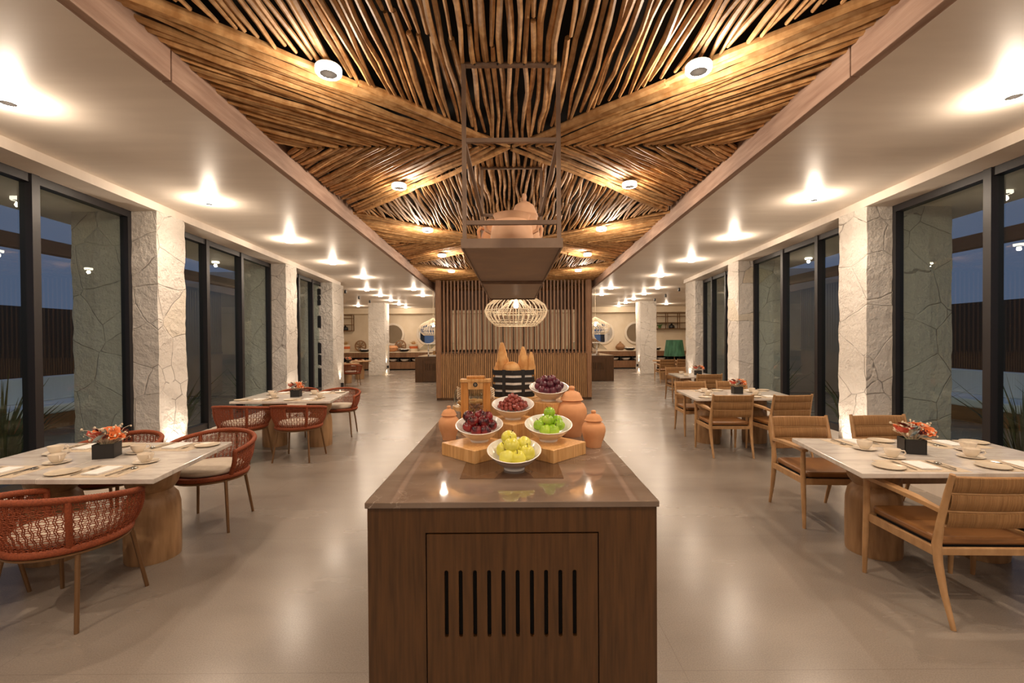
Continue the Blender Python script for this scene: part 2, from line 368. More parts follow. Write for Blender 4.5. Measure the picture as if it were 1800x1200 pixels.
for s, nm in ((-1, 'left'), (1, 'right')):
    wallbox('wall_'+nm, [(s*XO, YE), (s*(XO+.2), YE), (s*(XO+.2), YF), (s*XO, YF)], 0, ZC, M['wallcream'])
    wallbox('wall_'+nm, [(s*6.9, YE), (s*XO, YE), (s*XO, YE+.15), (s*6.9, YE+.15)], 0, ZC, M['wallcream'])
    wallbox('wall_'+nm, [(s*5.45, YE), (s*5.75, YE), (s*5.75, YE+.15), (s*5.45, YE+.15)], 0, ZC, M['wallcream'])
    wallbox('window_7' if s < 0 else 'window_8', [(s*5.75, YE+.05), (s*6.9, YE+.05), (s*6.9, YE+.06), (s*5.75, YE+.06)], 0, ZC, M['glass'])  # glazed gap added so the far mirrors reflect a dusk-blue strip
    # soffit over the windows
    wallbox('trim_2' if s < 0 else 'trim_3', [(s*XP(YB), YB), (s*XP(YE), YE), (s*(XW(YE)+.25), YE), (s*(XW(YB)+.25), YB)], ZS, ZC+.02, M['plaster'])
    wallbox('baseboard_'+nm, [(s*XP(YB), YB), (s*XP(11.7), 11.7), (s*(XW(11.7)+.12), 11.7), (s*(XW(YB)+.12), YB)], -.05, CURB, M['plaster'])
for s in (-1, 1):
    wallbox('trim_4' if s < 0 else 'trim_5', [(s*(XW(YB)+.25), YB), (s*(XW(YE)+.25), YE), (s*(XW(YE)+1.2), YE), (s*(XW(YB)+1.2), YB)], ZS, ZC+.2, M['plaster'])
# back wall behind the camera; dusk opening added to put blue in the mirrors
wallbox('wall_back', [(-6, YB), (-1.6, YB), (-1.6, YB-.2), (-6, YB-.2)], 0, ZC, M['wallcream'])
wallbox('wall_back', [(1.6, YB), (6, YB), (6, YB-.2), (1.6, YB-.2)], 0, ZC, M['wallcream'])
wallbox('wall_back', [(-1.6, YB), (1.6, YB), (1.6, YB-.2), (-1.6, YB-.2)], 2.6, ZC+.3, M['wallcream'])

# stone pillars (rough faces)
def pillar(x0, x1, y0, y1, top, label, seed):
    bm = bmesh.new()
    xs, ys = sorted((x0, x1)), (y0, y1)
    bmesh.ops.create_cube(bm, size=1)
    for v in bm.verts:
        v.co.x = xs[0] if v.co.x < 0 else xs[1]; v.co.y = ys[0] if v.co.y < 0 else ys[1]; v.co.z = 0 if v.co.z < 0 else top
    bmesh.ops.subdivide_edges(bm, edges=[e for e in bm.edges if abs(e.verts[0].co.z-e.verts[1].co.z) > .5], cuts=46, use_grid_fill=True)
    bmesh.ops.subdivide_edges(bm, edges=[e for e in bm.edges if abs(e.verts[0].co.z-e.verts[1].co.z) < .01], cuts=7, use_grid_fill=True)
    from mathutils import noise
    for v in bm.verts:
        p = v.co*4 + Vector((seed*7.1, 0, 0))
        d = noise.noise(p)*.016 + noise.noise(p*3.1)*.008
        c = Vector(((xs[0]+xs[1])/2, (y0+y1)/2, v.co.z)); dirv = (v.co-c)
        if dirv.length > 1e-4: v.co += dirv.normalized()*d
        v.co.z = min(max(v.co.z, 0), top)
    me = bpy.data.meshes.new('stone_pillar'); bm.to_mesh(me); bm.free(); me.materials.append(M['stone'])
    me.polygons.foreach_set('use_smooth', [True]*len(me.polygons)); me.set_sharp_from_angle(angle=.7)
    o = bpy.data.objects.new('stone_pillar', me); C.objects.link(o)
    tag(o, label, 'pillar', 'stone pillars between the windows', 'structure'); return o
for s, sd in ((-1, 'left'), (1, 'right')):
    pillar(s*4.03, s*5.0, 5.18, 5.62, ZS, 'rough limestone pillar nearest the camera, %s side, lit from below' % sd, s+2)
    pillar(s*4.36, s*5.3, 8.78, 9.22, ZS, 'rough limestone pillar second from the camera, %s side' % sd, s+5)
    if s < 0: pillar(-4.60, -5.5, 11.65, 12.4, ZS, 'wide pale stone pillar third from the camera, left side, with a black wall light', 9)
    else: pillar(4.72, 5.5, 11.75, 12.4, ZS, 'wide pale stone pillar third from the camera, right side, behind the green lampshade', 11)
    pillar(s*5.38, s*6.06, 19.15, 19.85, ZC, 'free-standing pale pillar far back on the %s in front of the buffet wall' % sd, s+14)
    pillar(s*3.80, s*4.6, .6, 1.05, ZS, 'rough stone pillar beside the camera, %s side' % sd, s+20)
# windows
wi = 0
for s, sd in ((-1, 'left'), (1, 'right')):
    for bi, (ya, yb, mull) in enumerate(((1.05, 5.2, (2.05, 3.02, 4.04)), (5.60, 8.80, (6.66, 7.66)), (9.2, 11.72, (10.18, 11.05)))):
        wi += 1; wn_ = thing('window_%d' % wi, None, None); wn_['kind'] = 'structure'
        d = .05
        def strip(y0, y1, z0, z1, xi=0.0, xo=.09):
            return [(s*(XW(y0)+xi), y0), (s*(XW(y1)+xi), y1), (s*(XW(y1)+xo), y1), (s*(XW(y0)+xo), y0)], z0, z1
        f = MB()
        f.prism(*strip(ya, yb, ZS-.075, ZS)); f.prism(*strip(ya, yb, CURB, CURB+.09))
        f.prism(*strip(ya, ya+.07, CURB, ZS)); f.prism(*strip(yb-.07, yb, CURB, ZS))
        for y in mull: f.prism(*strip(y-.04, y+.035, CURB, ZS, -.015, .10))
        f.build('window_frame', M['frame'], wn_, 0)
        for y0, y1 in zip((ya,)+mull, mull+(yb,)):
            g = MB(); a = (s*(XW(y0+.03)+.045), y0+.03); c = (s*(XW(y1-.03)+.045), y1-.03)
            a2 = (a[0]+s*.008, a[1]); c2 = (c[0]+s*.008, c[1])
            g.prism([a, c, c2, a2], CURB+.07, ZS-.06); g.build('window_pane', M['glass'], wn_, 0)
        for o in wn_.children: o['kind'] = 'structure'

# canopy beams
for s, sd in ((-1, 'left'), (1, 'right')):
    o = MB(); n = 9; rr = random.Random(3+s)
    y0 = YB
    for a, c in ((YB, 2.3), (2.3, 6.05), (6.05, 9.15), (9.15, 13.8)):
        z = 2.786
        o.prism([(s*XB(a), a+.004), (s*XB(c), c-.004), (s*(XB(c)+.055), c-.004), (s*(XB(a)+.055), a+.004)], z, ZC+.05)
    ob = o.build('ceiling_beam', M['beam'], smooth=0, bevel=.004)
    tag(ob, 'long weathered wooden beam edging the branch canopy on the %s' % sd, 'beam', None, 'structure')

# branch canopy --------------------------------------------------
PER = 3.43; Y0C = 3.47
def stick(mb, p0, p1, r, rr, z):
    p0 = Vector(p0); p1 = Vector(p1); L = (p1-p0).length
    if L < .12: return
    n = max(3, int(L/.16)); d = (p1-p0)/L; nn = Vector((-d.y, d.x))
    pts = []; rad = []; a = b_ = 0; w1 = rr.uniform(.005, .014); ph = rr.uniform(0, 6); fr = rr.uniform(3.5, 7)
    for i in range(n+1):
        t = i/n; off = w1*math.sin(ph+fr*t*L) + rr.uniform(-.005, .005)
        q = p0 + d*(L*t) + nn*off
        pts.append((q.x, q.y, z + .007*math.sin(ph*2+t*L*4) + rr.uniform(-.004, .004)))
        rad.append(r*(1+.12*math.sin(ph+7*t))*(1 - .25*t) + rr.uniform(-.001, .001))
    rad[0] *= .75; rad[-1] *= .75
    mb.tube(pts, rad, 6)
def canopy():
    root = thing('branch_canopy', 'ceiling canopy of peeled branches laid in diamonds and chevrons between two beams', 'ceiling')
    root['kind'] = 'structure'
    rr = random.Random(21)
    zc = ZST + .02
    nd = 5
    for k in range(-1, 4):
        yc = Y0C - PER/2 + k*PER                       # diamond centre
        ya, yb = max(yc-PER/2, YB+.1), min(yc+PER/2, 13.7)
        if yc + PER/2 < .2 or yc-PER/2 > 13.7: continue
        mb = MB(); x = -XB(yc)+.02
        W = XB(yc)
        while x < W-.02:
            h = (1-abs(x)/(W+.02))*PER/2
            y0 = yc-h+rr.uniform(.0, .04); y1 = yc+h-rr.uniform(0, .04)
            if y1 > 0.5 and y0 < 13.7:
                y0 = max(y0, .3); y1 = min(y1, 13.7)
                sk = rr.uniform(-.018, .018)
                if y1-y0 > .05:
                    if y1-y0 > 2.2:
                        ym = (y0+y1)/2 + rr.uniform(-.5, .5)
                        stick(mb, (x-sk, y0), (x, ym-.01), rr.uniform(.0145, .0195), rr, zc); stick(mb, (x, ym+.01), (x+sk, y1), rr.uniform(.0145, .0195), rr, zc)
                    else: stick(mb, (x-sk, y0), (x+sk, y1), rr.uniform(.0145, .0195), rr, zc)
            x += rr.uniform(.036, .046)
        if mb.v: mb.build('branch_panel', M['stick'], root)
    for k in range(-1, 4):                            # chevron fans around each cross line
        yl = Y0C + k*PER
        if yl < 0 or yl > 13.9: continue
        for sx in (-1, 1):
            for sy in (-1, 1):
                mb = MB(); W = XB(yl)
                dx, dy = W, sy*PER/2                       # direction of diamond edge, centre -> beam
                L = math.hypot(dx, dy)
                t = 0.0
                while t < 1.0:
                    # start on the cross line at x=t*W, run outward parallel to the edge until the beam
                    fan = 1.0 - .22*t
                    x0 = t*W; rem = (W-x0)
                    ddx, ddy = dx, dy*fan
                    x1 = W-.0; y1 = yl + ddy*(rem/ddx)
                    y0 = yl + sy*.01
                    p0 = (sx*(x0+.01), y0); p1 = (sx*x1, y1)
                    if max(y0, y1) > .2 and min(y0, y1) < 13.7:
                        if y1 > 13.7: u = (13.7-y0)/(y1-y0); p1 = (sx*(x0+(x1-x0)*u), 13.7)
                        lift = -.012 if t == 0 else rr.uniform(-.003, .004)
                        rr_ = rr.uniform(.024, .030) if t == 0 else rr.uniform(.017, .023)
                        if rr.random() < .5: p0, p1 = p1, p0
                        if t < .04:
                            m1 = (p0[0]*.5+p1[0]*.5, p0[1]*.5+p1[1]*.5)
                            stick(mb, p0, m1, rr_, rr, zc+lift); stick(mb, m1, p1, rr_, rr, zc+lift)
                        else: stick(mb, p0, p1, rr_, rr, zc+lift)
                    t += rr.uniform(.036, .046)/W*L/(PER/2)
                mb.build('branch_panel', M['stick'], root)
    return root
canopy()

# ceiling lights --------------------------------------------------
def make_light():
    t = thing('ceiling_light', 'x', 'ceiling light')
    MB().lathe([(.052, -.035), (.060, -.035), (.062, -.025), (.062, .0), (.0, .0)], 28).build('lamp_housing', M['white'], t)
    MB().lathe([(.042, -.034), (.044, -.042), (.060, -.042), (.066, -.034), (.066, -.008), (.062, -.006)], 28).build('glowing_ring', M['ringlight'], t)
    MB().lathe([(.0, -.040), (.044, -.040), (.044, -.034)], 28).build('lens', M['lens'], t)
    return t
ORD = ['nearest', 'second', 'third', 'fourth', 'fifth', 'sixth', 'seventh', 'eighth', 'ninth', 'tenth']
E_FLAT = 24.5; E_ST = 21; E_FAR = 26
def put_light(x, y, z, label, grp, e, spot=2.6):
    glow = .25 if z > ZST else .26
    t = place(CA, 'light', make_light, (x, y, z), 0, label, grp)
    lamp('SPOT', (0, 0, -.045), e, t, size=.035, spot=spot, blend=.9, name='lamp_light')
    lamp('POINT', (0, 0, -.085), e*glow, t, size=.03, name='lamp_glow')
for i, (y, x) in enumerate(((2.40, .97), (4.20, 1.06), (5.88, 1.12), (7.65, 1.22), (9.42, 1.31))):
    for s, sd in ((-1, 'left'), (1, 'right')):
        put_light(s*x + .006*y, y, ZST-.015, '%s round ring downlight on the branch canopy, %s row' % (ORD[i], sd), 'ring lights on the branch canopy', E_ST)
for i, (y, x) in enumerate(((2.93, 3.22), (5.1, 3.38), (7.1, 3.46), (9.15, 3.60), (11.35, 3.70))):
    for s, sd in ((-1, 'left'), (1, 'right')):
        put_light(s*x, y, ZC, '%s round ring downlight on the plain ceiling above the %s tables' % (ORD[i], sd), 'ring lights on the plain ceiling', E_FLAT)
for i, (y, x) in enumerate(((.75, 3.05), (-1.4, 3.0), (-3.6, 2.9))):  # unseen downlights added to fill the island front and near tables
    for s, sd in ((-1, 'left'), (1, 'right')):
        put_light(s*x, y, ZC, '%s unseen fill downlight added behind the camera on the %s' % (ORD[i], sd), 'added fill lights behind the camera', E_FLAT*1.5)
for i, y in enumerate((.62, -1.2, -3.0)):  # unseen canopy lights, also added as fill for the foreground
    for s, sd in ((-1, 'left'), (1, 'right')):
        put_light(s*.93, y, ZST-.015, '%s unseen canopy fill light added behind the camera on the %s' % (ORD[i], sd), 'added fill lights behind the camera', E_ST*.5)
FARL = ['first glowing downlight of the outer %s row beyond the kiosk front', 'second glowing downlight of the outer %s row beyond the kiosk front', 'third glowing downlight of the outer %s row beyond the kiosk front', 'fourth glowing downlight of the outer %s row beyond the kiosk front', 'last glowing downlight of the outer %s row, next to the far wall',
        'nearer glowing downlight beside the %s edge of the kiosk', 'farther glowing downlight beside the %s edge of the kiosk', 'glowing downlight beyond the free-standing %s pillar, by the wall shelf', 'downlight over the far %s serving island', 'outermost downlight over the far %s seating']
for i, (y, x) in enumerate(((14.1, 4.5), (16.0, 4.63), (18.0, 4.8), (19.9, 4.95), (21.8, 5.1), (14.1, 3.05), (16.1, 3.16), (20.7, 7.0), (18.4, 2.2), (16.8, 7.2))):
    for s, sd in ((-1, 'left'), (1, 'right')):
        put_light(s*x, y, ZC, FARL[i] % sd, 'far ring lights beyond the kiosk', E_FAR)
def make_blackspot():
    t = MB(); t.lathe([(0, -.11), (.03, -.11), (.035, -.10), (.035, -.02), (.02, -.015), (.02, 0), (0, 0)], 14)
    return tag(t.build('spotlight', M['black']), 'x', 'spotlight')
for i, (y, x) in enumerate(((14.2, 5.2), (16.2, 5.45), (17.9, 5.6))):
    for s, sd in ((-1, 'left'), (1, 'right')):
        place(CA, 'bspot', make_blackspot, (s*x, y, ZC), 0, '%s small unlit black ceiling spotlight by the far %s pillar' % (ORD[i], sd), 'small black ceiling spotlights')

# uplights at the pillars -----------------------------------------
def uplight(x, y, z, label, e, up=True):
    t = thing('uplight', label, 'light', (x, y, z), 0, 'up lights at the pillars')
    MB().lathe([(0, 0), (.035, 0), (.04, .005), (.04, .105), (.034, .11), (.034, .10), (0, .10)], 18).build('lamp_housing', M['black'], t)
    return t
for s, sd in ((-1, 'left'), (1, 'right')):
    # ground lights in the floor against the two near pillars
    for (xx, yy, nm, e) in ((4.03, 5.42, 'nearest', 40), (4.36, 9.0, 'second', 34)):
        t = thing('ground_light', 'small round light at the foot of the %s %s stone pillar' % (nm, sd), 'light', (s*(xx-.075), yy, 0), 0, 'ground lights at the pillars')
        MB().lathe([(0, 0), (.04, 0), (.04, .012), (.03, .012), (.03, .006), (0, .006)], 18).build('trim_ring', M['black'], t)
        lamp('SPOT', (0, 0, .02), e, t, size=.02, spot=1.1, blend=.7, rot=(PI, s*.10, 0), name='ground_lamp')
    xx, yy = (4.60, 12.1) if s < 0 else (4.72, 12.1)
    t = uplight(s*(xx-.06), yy, .24, 'black up-and-down light on the wide %s stone pillar' % sd, 10)
    lamp('SPOT', (0, 0, .12), 14, t, size=.02, spot=.9, blend=.6, rot=(PI, s*.10, 0)); lamp('SPOT', (0, 0, -.02), 3, t, size=.02, spot=1.9, blend=.6)
    t = uplight(s*(5.38-.06), 19.4, .28, 'black up-and-down light on the free-standing %s pillar' % sd, 10)
    lamp('SPOT', (0, 0, .12), 14, t, size=.02, spot=.9, blend=.6, rot=(PI, s*.10, 0)); lamp('SPOT', (0, 0, -.02), 5, t, size=.02, spot=1.9, blend=.6)

# ---------------------------------------------------------------- front island
def slots_panel(mb, x0, x1, z0, z1, sl, y0, y1):
    """front board between x0..x1, z0..z1 with vertical slots sl=[(xc,za,zb,w)]"""
    sl = sorted(sl); za, zb = sl[0][1], sl[0][2]
    mb.box(x0, x1, y0, y1, z0, za); mb.box(x0, x1, y0, y1, zb, z1)
    x = x0
    for xc, a, b_, w_ in sl:
        mb.box(x, xc-w_/2, y0, y1, za, zb); x = xc+w_/2
        # rounded slot ends
        for zz, sg in ((za, 1), (zb, -1)):
            for side in (-1, 1):
                pts = [(xc+side*w_/2, zz)] + [(xc+side*w_/2*math.cos(q*PI/12), zz+sg*w_/2*(1-math.sin(q*PI/12))) for q in range(0, 7)]
                n = len(pts); vs = [(p[0], y0, p[1]) for p in pts]+[(p[0], y1, p[1]) for p in pts]
                fs = [tuple(range(n)), tuple(range(2*n-1, n-1, -1))]+[(i, (i+1) % n, (i+1) % n+n, i+n) for i in range(n)]
                mb.add(vs, fs)
    mb.box(x, x1, y0, y1, za, zb)
def island(loc, W, L, label, inset=True, H=.9, mir=1, tallslots=True):
    t = thing('serving_island', label, 'serving counter', loc)
    hw = W/2
    top = MB(); top.box(-hw, hw, 0, L, H-.022, H); top.build('countertop', M['counter'], t, 0, bevel=.003)
    body = MB(); e = .008; px = .30*W/1.03
    body.box(-hw+e, hw-e, .04, L-e, 0, H-.022)
    # frame around the door leaf
    y0, y1 = e, .04; dz = H-.118
    body.box(-hw+e, -px-.004, y0, y1, 0, H-.022); body.box(px+.004, hw-e, y0, y1, 0, H-.022); body.box(-px-.004, px+.004, y0, y1, dz+.006, H-.022)
    body.box(-px, px, y0+.024, y1, 0, dz)
    body.build('body', M['walnut'], t, 0)
    dk = MB(); dk.box(-px+.02, px-.02, y0+.020, y0+.0235, .1, dz-.05); dk.build('vent_backing', M['darkdeck'], t, 0)
    dr = MB()
    za, zb = (.41, .652) if tallslots else (.36, .60)
    sl = [(-.2318*W/1.03 + i*.4500*W/1.03/9.0, za, zb, .0145) for i in range(10)]
    slots_panel(dr, -px, px, .03, dz, sl, y0, y0+.018)
    dr.build('vent_door', M['walnut'], t, 0)
    if inset:
        i_ = MB(); i_.box(-.2175, .2155, .27, 1.25, H, H+.0012); i_.build('cutting_inset', M['inset'], t, 0)
    return t
island((-.006, 1.617, 0), 1.053, 3.05, 'long walnut serving island with vented door and polished brown stone top')

# ---- risers
RZ = .9
def riser(cx, cy, s_, z0, z1, label, rot=PI/4):
    m = MB(); m.box(-s_/2, s_/2, -s_/2, s_/2, 0, z1-z0)
    o = m.build('bamboo_riser', M['bamboo'], None, 0, (cx, cy, z0), .003, (0, 0, rot)); return tag(o, label, 'display riser', 'bamboo blocks on the island')
riser(-.180, 2.285, .255, RZ, .963, 'low bamboo block front left under the bowl of red apples')
riser(.186, 2.285, .255, RZ, .963, 'low bamboo block front right under the bowl of green apples')
riser(.0, 2.60, .27, RZ, 1.025, 'mid-height bamboo block at the centre under the bowl of grapes')
riser(.225, 2.84, .25, RZ, 1.10, 'tall bamboo block under the bowl of plums')
riser(.005, 3.06, .30, RZ, 1.10, 'tall bamboo block under the black bread basket')

# ---- bowls and fruit
def make_bowl():
    m = MB()
    m.lathe([(0, .006), (.040, .006), (.042, 0), (.046, 0), (.047, .012), (.075, .035), (.102, .068), (.119, .098), (.1215, .1005), (.1165, .1015), (.098, .072), (.070, .042), (.035, .026), (0, .022)], 48)
    m.v = [(x, y, z*.86 + y*.25*max(0, (z-.012)/.09)) for x, y, z in m.v]
    return tag(m.build('fruit_bowl', M['white']), 'x', 'bowl')
def apple_mesh(r=.034, tall=.95):
    m = MB(); prof = []
    for i in range(17):
        a = PI*i/16
        rr = math.sin(a)*(1+.10*math.cos(a)); zz = -math.cos(a)
        dip = .34*math.exp(-(rr/.30)**2) if zz > 0 else -.22*math.exp(-(rr/.25)**2)
        prof.append((max(rr, 0)*r, (zz*tall-dip)*r))
    prof[0] = (0, prof[0][1]); prof[-1] = (0, prof[-1][1])
    m.lathe(prof, 20); return m
def make_apple(matname, cat, r=.034, tall=.95):
    def f():
        t = thing('apple', 'x', cat)
        apple_mesh(r, tall).build('fruit_body', M[matname], t, 60)
        MB().tube([(0, 0, r*.5), (.001, .0, r*.8), (.004, .002, r*1.12)], [.0016, .0014, .002], 6).build('stem', M['stem'], t)
        return t
    return f
def make_plum():
    t = thing('plum', 'x', 'plum'); r = .025
    prof = [(r*math.sin(PI*i/12), r*(-math.cos(PI*i/12)) - (r*.12 if i == 12 else 0)) for i in range(13)]; prof[0] = (0, -r); prof[-1] = (0, r*.86)
    MB().lathe(prof, 18).build('fruit_body', M['plum'], t, 60)
    MB().tube([(0, 0, r*.8), (.001, .001, r*1.12)], .0012, 5).build('stem', M['stem'], t)
    return t
def bowl_at(x, y, z, label): return place(CA, 'bowl', make_bowl, (x, y, z), 0, label, 'white fruit bowls')
def fruit(key, make, bx, by, bz, items, lab, grp, tilt=.5):
    for i, (x, y, z, rt) in enumerate(items):
        if z < .1: x *= .86; y *= .86; z += .009
        o = place(CA, key, make, (bx+x, by+y, bz+z-.004+y*.25), rt, lab(i, x, y, z), grp)
        o.rotation_euler = (rnd.uniform(-tilt, tilt), rnd.uniform(-tilt, tilt), rt)
def where(x, y, z, hi):
    a = 'top' if z > hi else ('front' if y < -.02 else ('back' if y > .02 else 'middle'))
    b_ = 'left' if x < -.02 else ('right' if x > .02 else 'centre')
    return a, b_
def namer(what, cols, bowl, hi):
    seen = {}
    def f(i, x, y, z):
        a, b_ = where(x, y, z, hi); k = (a, b_); seen[k] = seen.get(k, 0)+1
        ex = ['', ' lower down', ' tucked deeper', ' against the rim'][seen[k]-1] if seen[k] < 5 else ' number %d' % seen[k]
        return '%s %s at the %s %s of the %s%s' % (cols, what, a, b_, bowl, ex)
    return f
bowl_at(0.004, 2.03, RZ+.0012, 'white bowl of yellow apples at the very front of the island')
fruit('yapple', make_apple('yellowapple', 'apple', .0365), .004, 2.03, RZ, [(-.036, -.052, .072, 0), (.018, -.058, .070, 1), (.066, -.028, .080, 2), (-.052, .012, .078, 3), (.008, .012, .070, 5), (.048, .040, .092, .7), (-.012, -.016, .118, 1.6), (-.022, .048, .122, 4)], namer('apple', 'yellow-green', 'front bowl', .11), 'yellow apples in the front bowl')
bowl_at(-.172, 2.315, .963, 'white bowl heaped with dark red apples on the left block')
fruit('rapple', make_apple('redapple', 'apple', .0305), -.172, 2.315, .963, [(-.062, -.022, .078, 0), (-.012, -.052, .070, 1), (.040, -.048, .070, 2), (.072, -.010, .082, 3), (-.048, .036, .080, 4), (.0, .0, .070, 5), (.045, .040, .085, .3), (-.030, -.020, .116, 1.2), (.024, -.020, .114, 2.2), (-.055, .012, .126, 3.3), (.002, .030, .124, 5.2), (.038, .018, .122, 1)], namer('apple', 'glossy dark red', 'left bowl', .11), 'red apples in the left bowl')
bowl_at(.180, 2.315, .963, 'white bowl of bright green apples on the right block')
fruit('gapple', make_apple('greenapple', 'apple', .0305), .180, 2.315, .963, [(-.022, -.052, .070, 0), (.026, -.054, .070, 1), (-.056, -.012, .080, 2), (.060, -.020, .080, 3), (.052, .032, .085, 4), (-.02, .04, .08, 1), (-.002, -.012, .112, 5), (.008, .038, .132, 2)], namer('apple', 'bright green', 'right bowl', .11), 'green apples in the right bowl')
bowl_at(.0, 2.60, 1.025, 'white bowl with red grapes on the centre block')
bowl_at(.222, 2.80, 1.10, 'white bowl of dark plums on the tall block at the right')
fruit('plum', make_plum, .222, 2.80, 1.10, [(-.075, -.010, .088, 0), (-.052, -.052, .080, 0), (-.022, -.066, .076, 1), (.020, -.066, .078, 2), (.058, -.046, .084, 3), (.078, -.006, .090, 4), (-.045, .03, .09, 0), (0, .02, .08, 0), (.05, .04, .09, 0), (-.058, -.004, .122, 1), (-.036, -.034, .116, 2), (.004, -.036, .114, 3), (.042, -.016, .122, 4), (-.026, .026, .128, 5), (.022, .026, .130, 1), (0, 0, .135, 2), (-.005, -.01, .09, 2)], namer('plum', 'dark purple', 'plum bowl', .105), 'plums in the plum bowl')
g = thing('grape_bunch', 'heaped bunch of red grapes in the centre bowl', 'grapes', (0, 2.60, 1.025))
gm = MB(); gm.sphere((0, 0, 0), .0122, 12, 8); gme = gm.mesh('grape', M['grape'], 60)
rr = random.Random(5); placed = []; tries = 0
while len(placed) < 98 and tries < 20000:
    tries += 1
    a = rr.uniform(0, 2*PI); h = rr.uniform(0, 1); rad = .082*(1-h)**.5*math.sqrt(rr.uniform(.35, 1)); z = .046 + .092*h + (.02*(rad/.07) if h < .3 else 0)
    p = Vector((rad*math.cos(a), rad*math.sin(a), z))
    if all((p-q_).length > .0172 for q_ in placed):
        placed.append(p); o = bpy.data.objects.new('grape', gme); C.objects.link(o); o.parent = g; o.location = p; o.scale = (1, 1, rr.uniform(.95, 1.15))

# ---- urns
def urn(h, wd, hpos, label):
    t = thing('clay_urn', label, 'urn', hpos, 0, 'lidded terracotta urns')
    R = wd/2; b_ = h*.70
    MB().lathe([(0, 0), (R*.60, 0), (R*.63, .004), (R*.68, b_*.16), (R*.90, b_*.42), (R*1.0, b_*.62), (R*.97, b_*.78), (R*.80, b_*.92), (R*.64, b_*.96), (R*.62, b_*1.03), (0, b_*1.03)], 36).build('urn_body', M['terracotta'], t)
    z = b_*1.02
    MB().lathe([(0, z), (R*.72, z), (R*.76, z+h*.008), (R*.70, z+h*.03), (R*.64, z+h*.08), (R*.50, z+h*.15), (R*.22, z+h*.185), (R*.17, z+h*.20), (R*.19, z+h*.215), (R*.215, z+h*.245), (R*.16, z+h*.275), (0, z+h*.285)], 36).build('urn_lid', M['terracotta'], t)
    return t
urn(.198, .122, (-.372, 2.64, RZ), 'small lidded terracotta urn at the left edge of the island')
urn(.198, .128, (.432, 2.44, RZ), 'small lidded terracotta urn at the right edge of the island')
urn(.300, .180, (.352, 2.72, RZ), 'large lidded terracotta urn behind the green apples')
urn(.15, .10, (.105, 2.70, 1.0), 'tiny clay urn half hidden between the grape and plum bowls') if False else None

# ---- bread basket
t = thing('bread_basket', 'black zigzag slatted basket holding loaves on the tall block', 'basket', (.005, 3.06, 1.10))
def vband(z0, z1, d=.135, th=.008, inner=0):
    m = MB(); r = d-inner
    pts = [(-r, -.055), (0, -.13), (r, -.055), (r, .055), (0, .13), (-r, .055)]
    k = (r-th)/r; p2 = [(x*k, y*k) for x, y in pts]
    n = 6; vs = [(x, y, z) for z in (z0, z1) for x, y in pts]+[(x, y, z) for z in (z0, z1) for x, y in p2]; fs = []
    for i in range(n):
        j = (i+1) % n; fs += [(i, j, n+j, n+i), (2*n+j, 2*n+i, 3*n+i, 3*n+j), (i, 2*n+i, 2*n+j, j), (n+i, n+j, 3*n+j, 3*n+i)]
    m.add(vs, fs); return m
for i in range(4): vband(.004+.047*i, .036+.047*i).build('slat', M['blackbox'], t, 0)
for x, y in ((-.062, -.086), (.062, -.086), (-.128, 0), (.128, 0), (-.062, .086), (.062, .086)): m = MB(); m.box(x-.012, x+.012, y-.012, y+.012, 0, .180); m.build('upright', M['blackbox'], t, 0)
lm = vband(.004, .172, .135, .004, .014); lm.add([(-.11, -.045, .006), (0, -.11, .006), (.11, -.045, .006), (.11, .045, .006), (0, .11, .006), (-.11, .045, .006)], [(0, 1, 2, 3, 4, 5)]); lm.build('paper_liner', M['liner'], t, 0)
def loaf(p, L, r, tilt, az, label, nm='baguette'):
    m = MB(); n = 14; pts = []; rad = []
    for i in range(n+1):
        u = i/n; pts.append((0.008*math.sin(u*3), 0, L*u)); rad.append(r*max(.16, math.sin(PI*min(1, .14+.82*u))**.75)*(1+.05*math.cos(u*40)))
    m.tube(pts, rad, 14)
    o = m.build(nm, M['bread'], None, 60, p); o.rotation_euler = (tilt*math.cos(az), tilt*math.sin(az), az); return tag(o, label, 'bread', 'loaves in the bread basket')
BX, BY = .005, 3.06
loaf((BX-.045, BY, 1.115), .345, .043, .10, 2.6, 'tallest pointed baguette left of centre in the basket')
loaf((BX-.078, BY+.01, 1.115), .29, .032, .08, 3.0, 'slim baguette second from the left in the basket')
loaf((BX-.104, BY-.01, 1.115), .215, .027, .04, 3.0, 'short stubby loaf at the left end of the basket')
loaf((BX+.052, BY+.02, 1.115), .315, .040, .06, .3, 'pointed baguette right of centre in the basket')
loaf((BX+.100, BY+.01, 1.115), .28, .032, .07, .6, 'twisted baguette at the right end of the basket')
m = MB(); m.sphere((0, 0, 0), .056, 20, 12, (1, .8, .95)); tag(m.build('round_loaf', M['bread'], None, 60, (BX-.012, BY-.060, 1.280)), 'round crusty loaf at the front centre of the basket', 'bread', 'loaves in the bread basket')

# ---- wooden jar stand, glass things
t = thing('jar_stand', 'orange-stained wooden stand with a round dark emblem, left of the basket', 'display stand', (-.228, 2.80, RZ))
for s in (-1, 1): m = MB(); m.box(s*.090-(.044 if s > 0 else 0), s*.090+(.044 if s < 0 else 0), -.03, .03, 0, .318); m.build('post', M['orangewood'], t, 0, bevel=.003)
m = MB(); m.box(-.094, .094, -.034, .034, .318, .338); m.build('top_board', M['bamboo'], t, 0, bevel=.003)
m = MB(); m.box(-.055, .055, -.028, .028, .338, .356); m.build('lid_board', M['orangewood'], t, 0, bevel=.003)
m = MB(); m.box(-.046, .046, -.031, -.016, .276, .318); m.build('cross_board', M['bamboo'], t, 0)
m = MB(); mt = Matrix.Translation((0, -.0325, .305)) @ Matrix.Rotation(PI/2, 4, 'X'); m.lathe([(0, 0), (.0135, 0), (.0135, .003), (0, .003)], 24, mt); em = m.build('emblem', M['blackbox'], t)
em['label'] = 'round black emblem with a light curved letter'
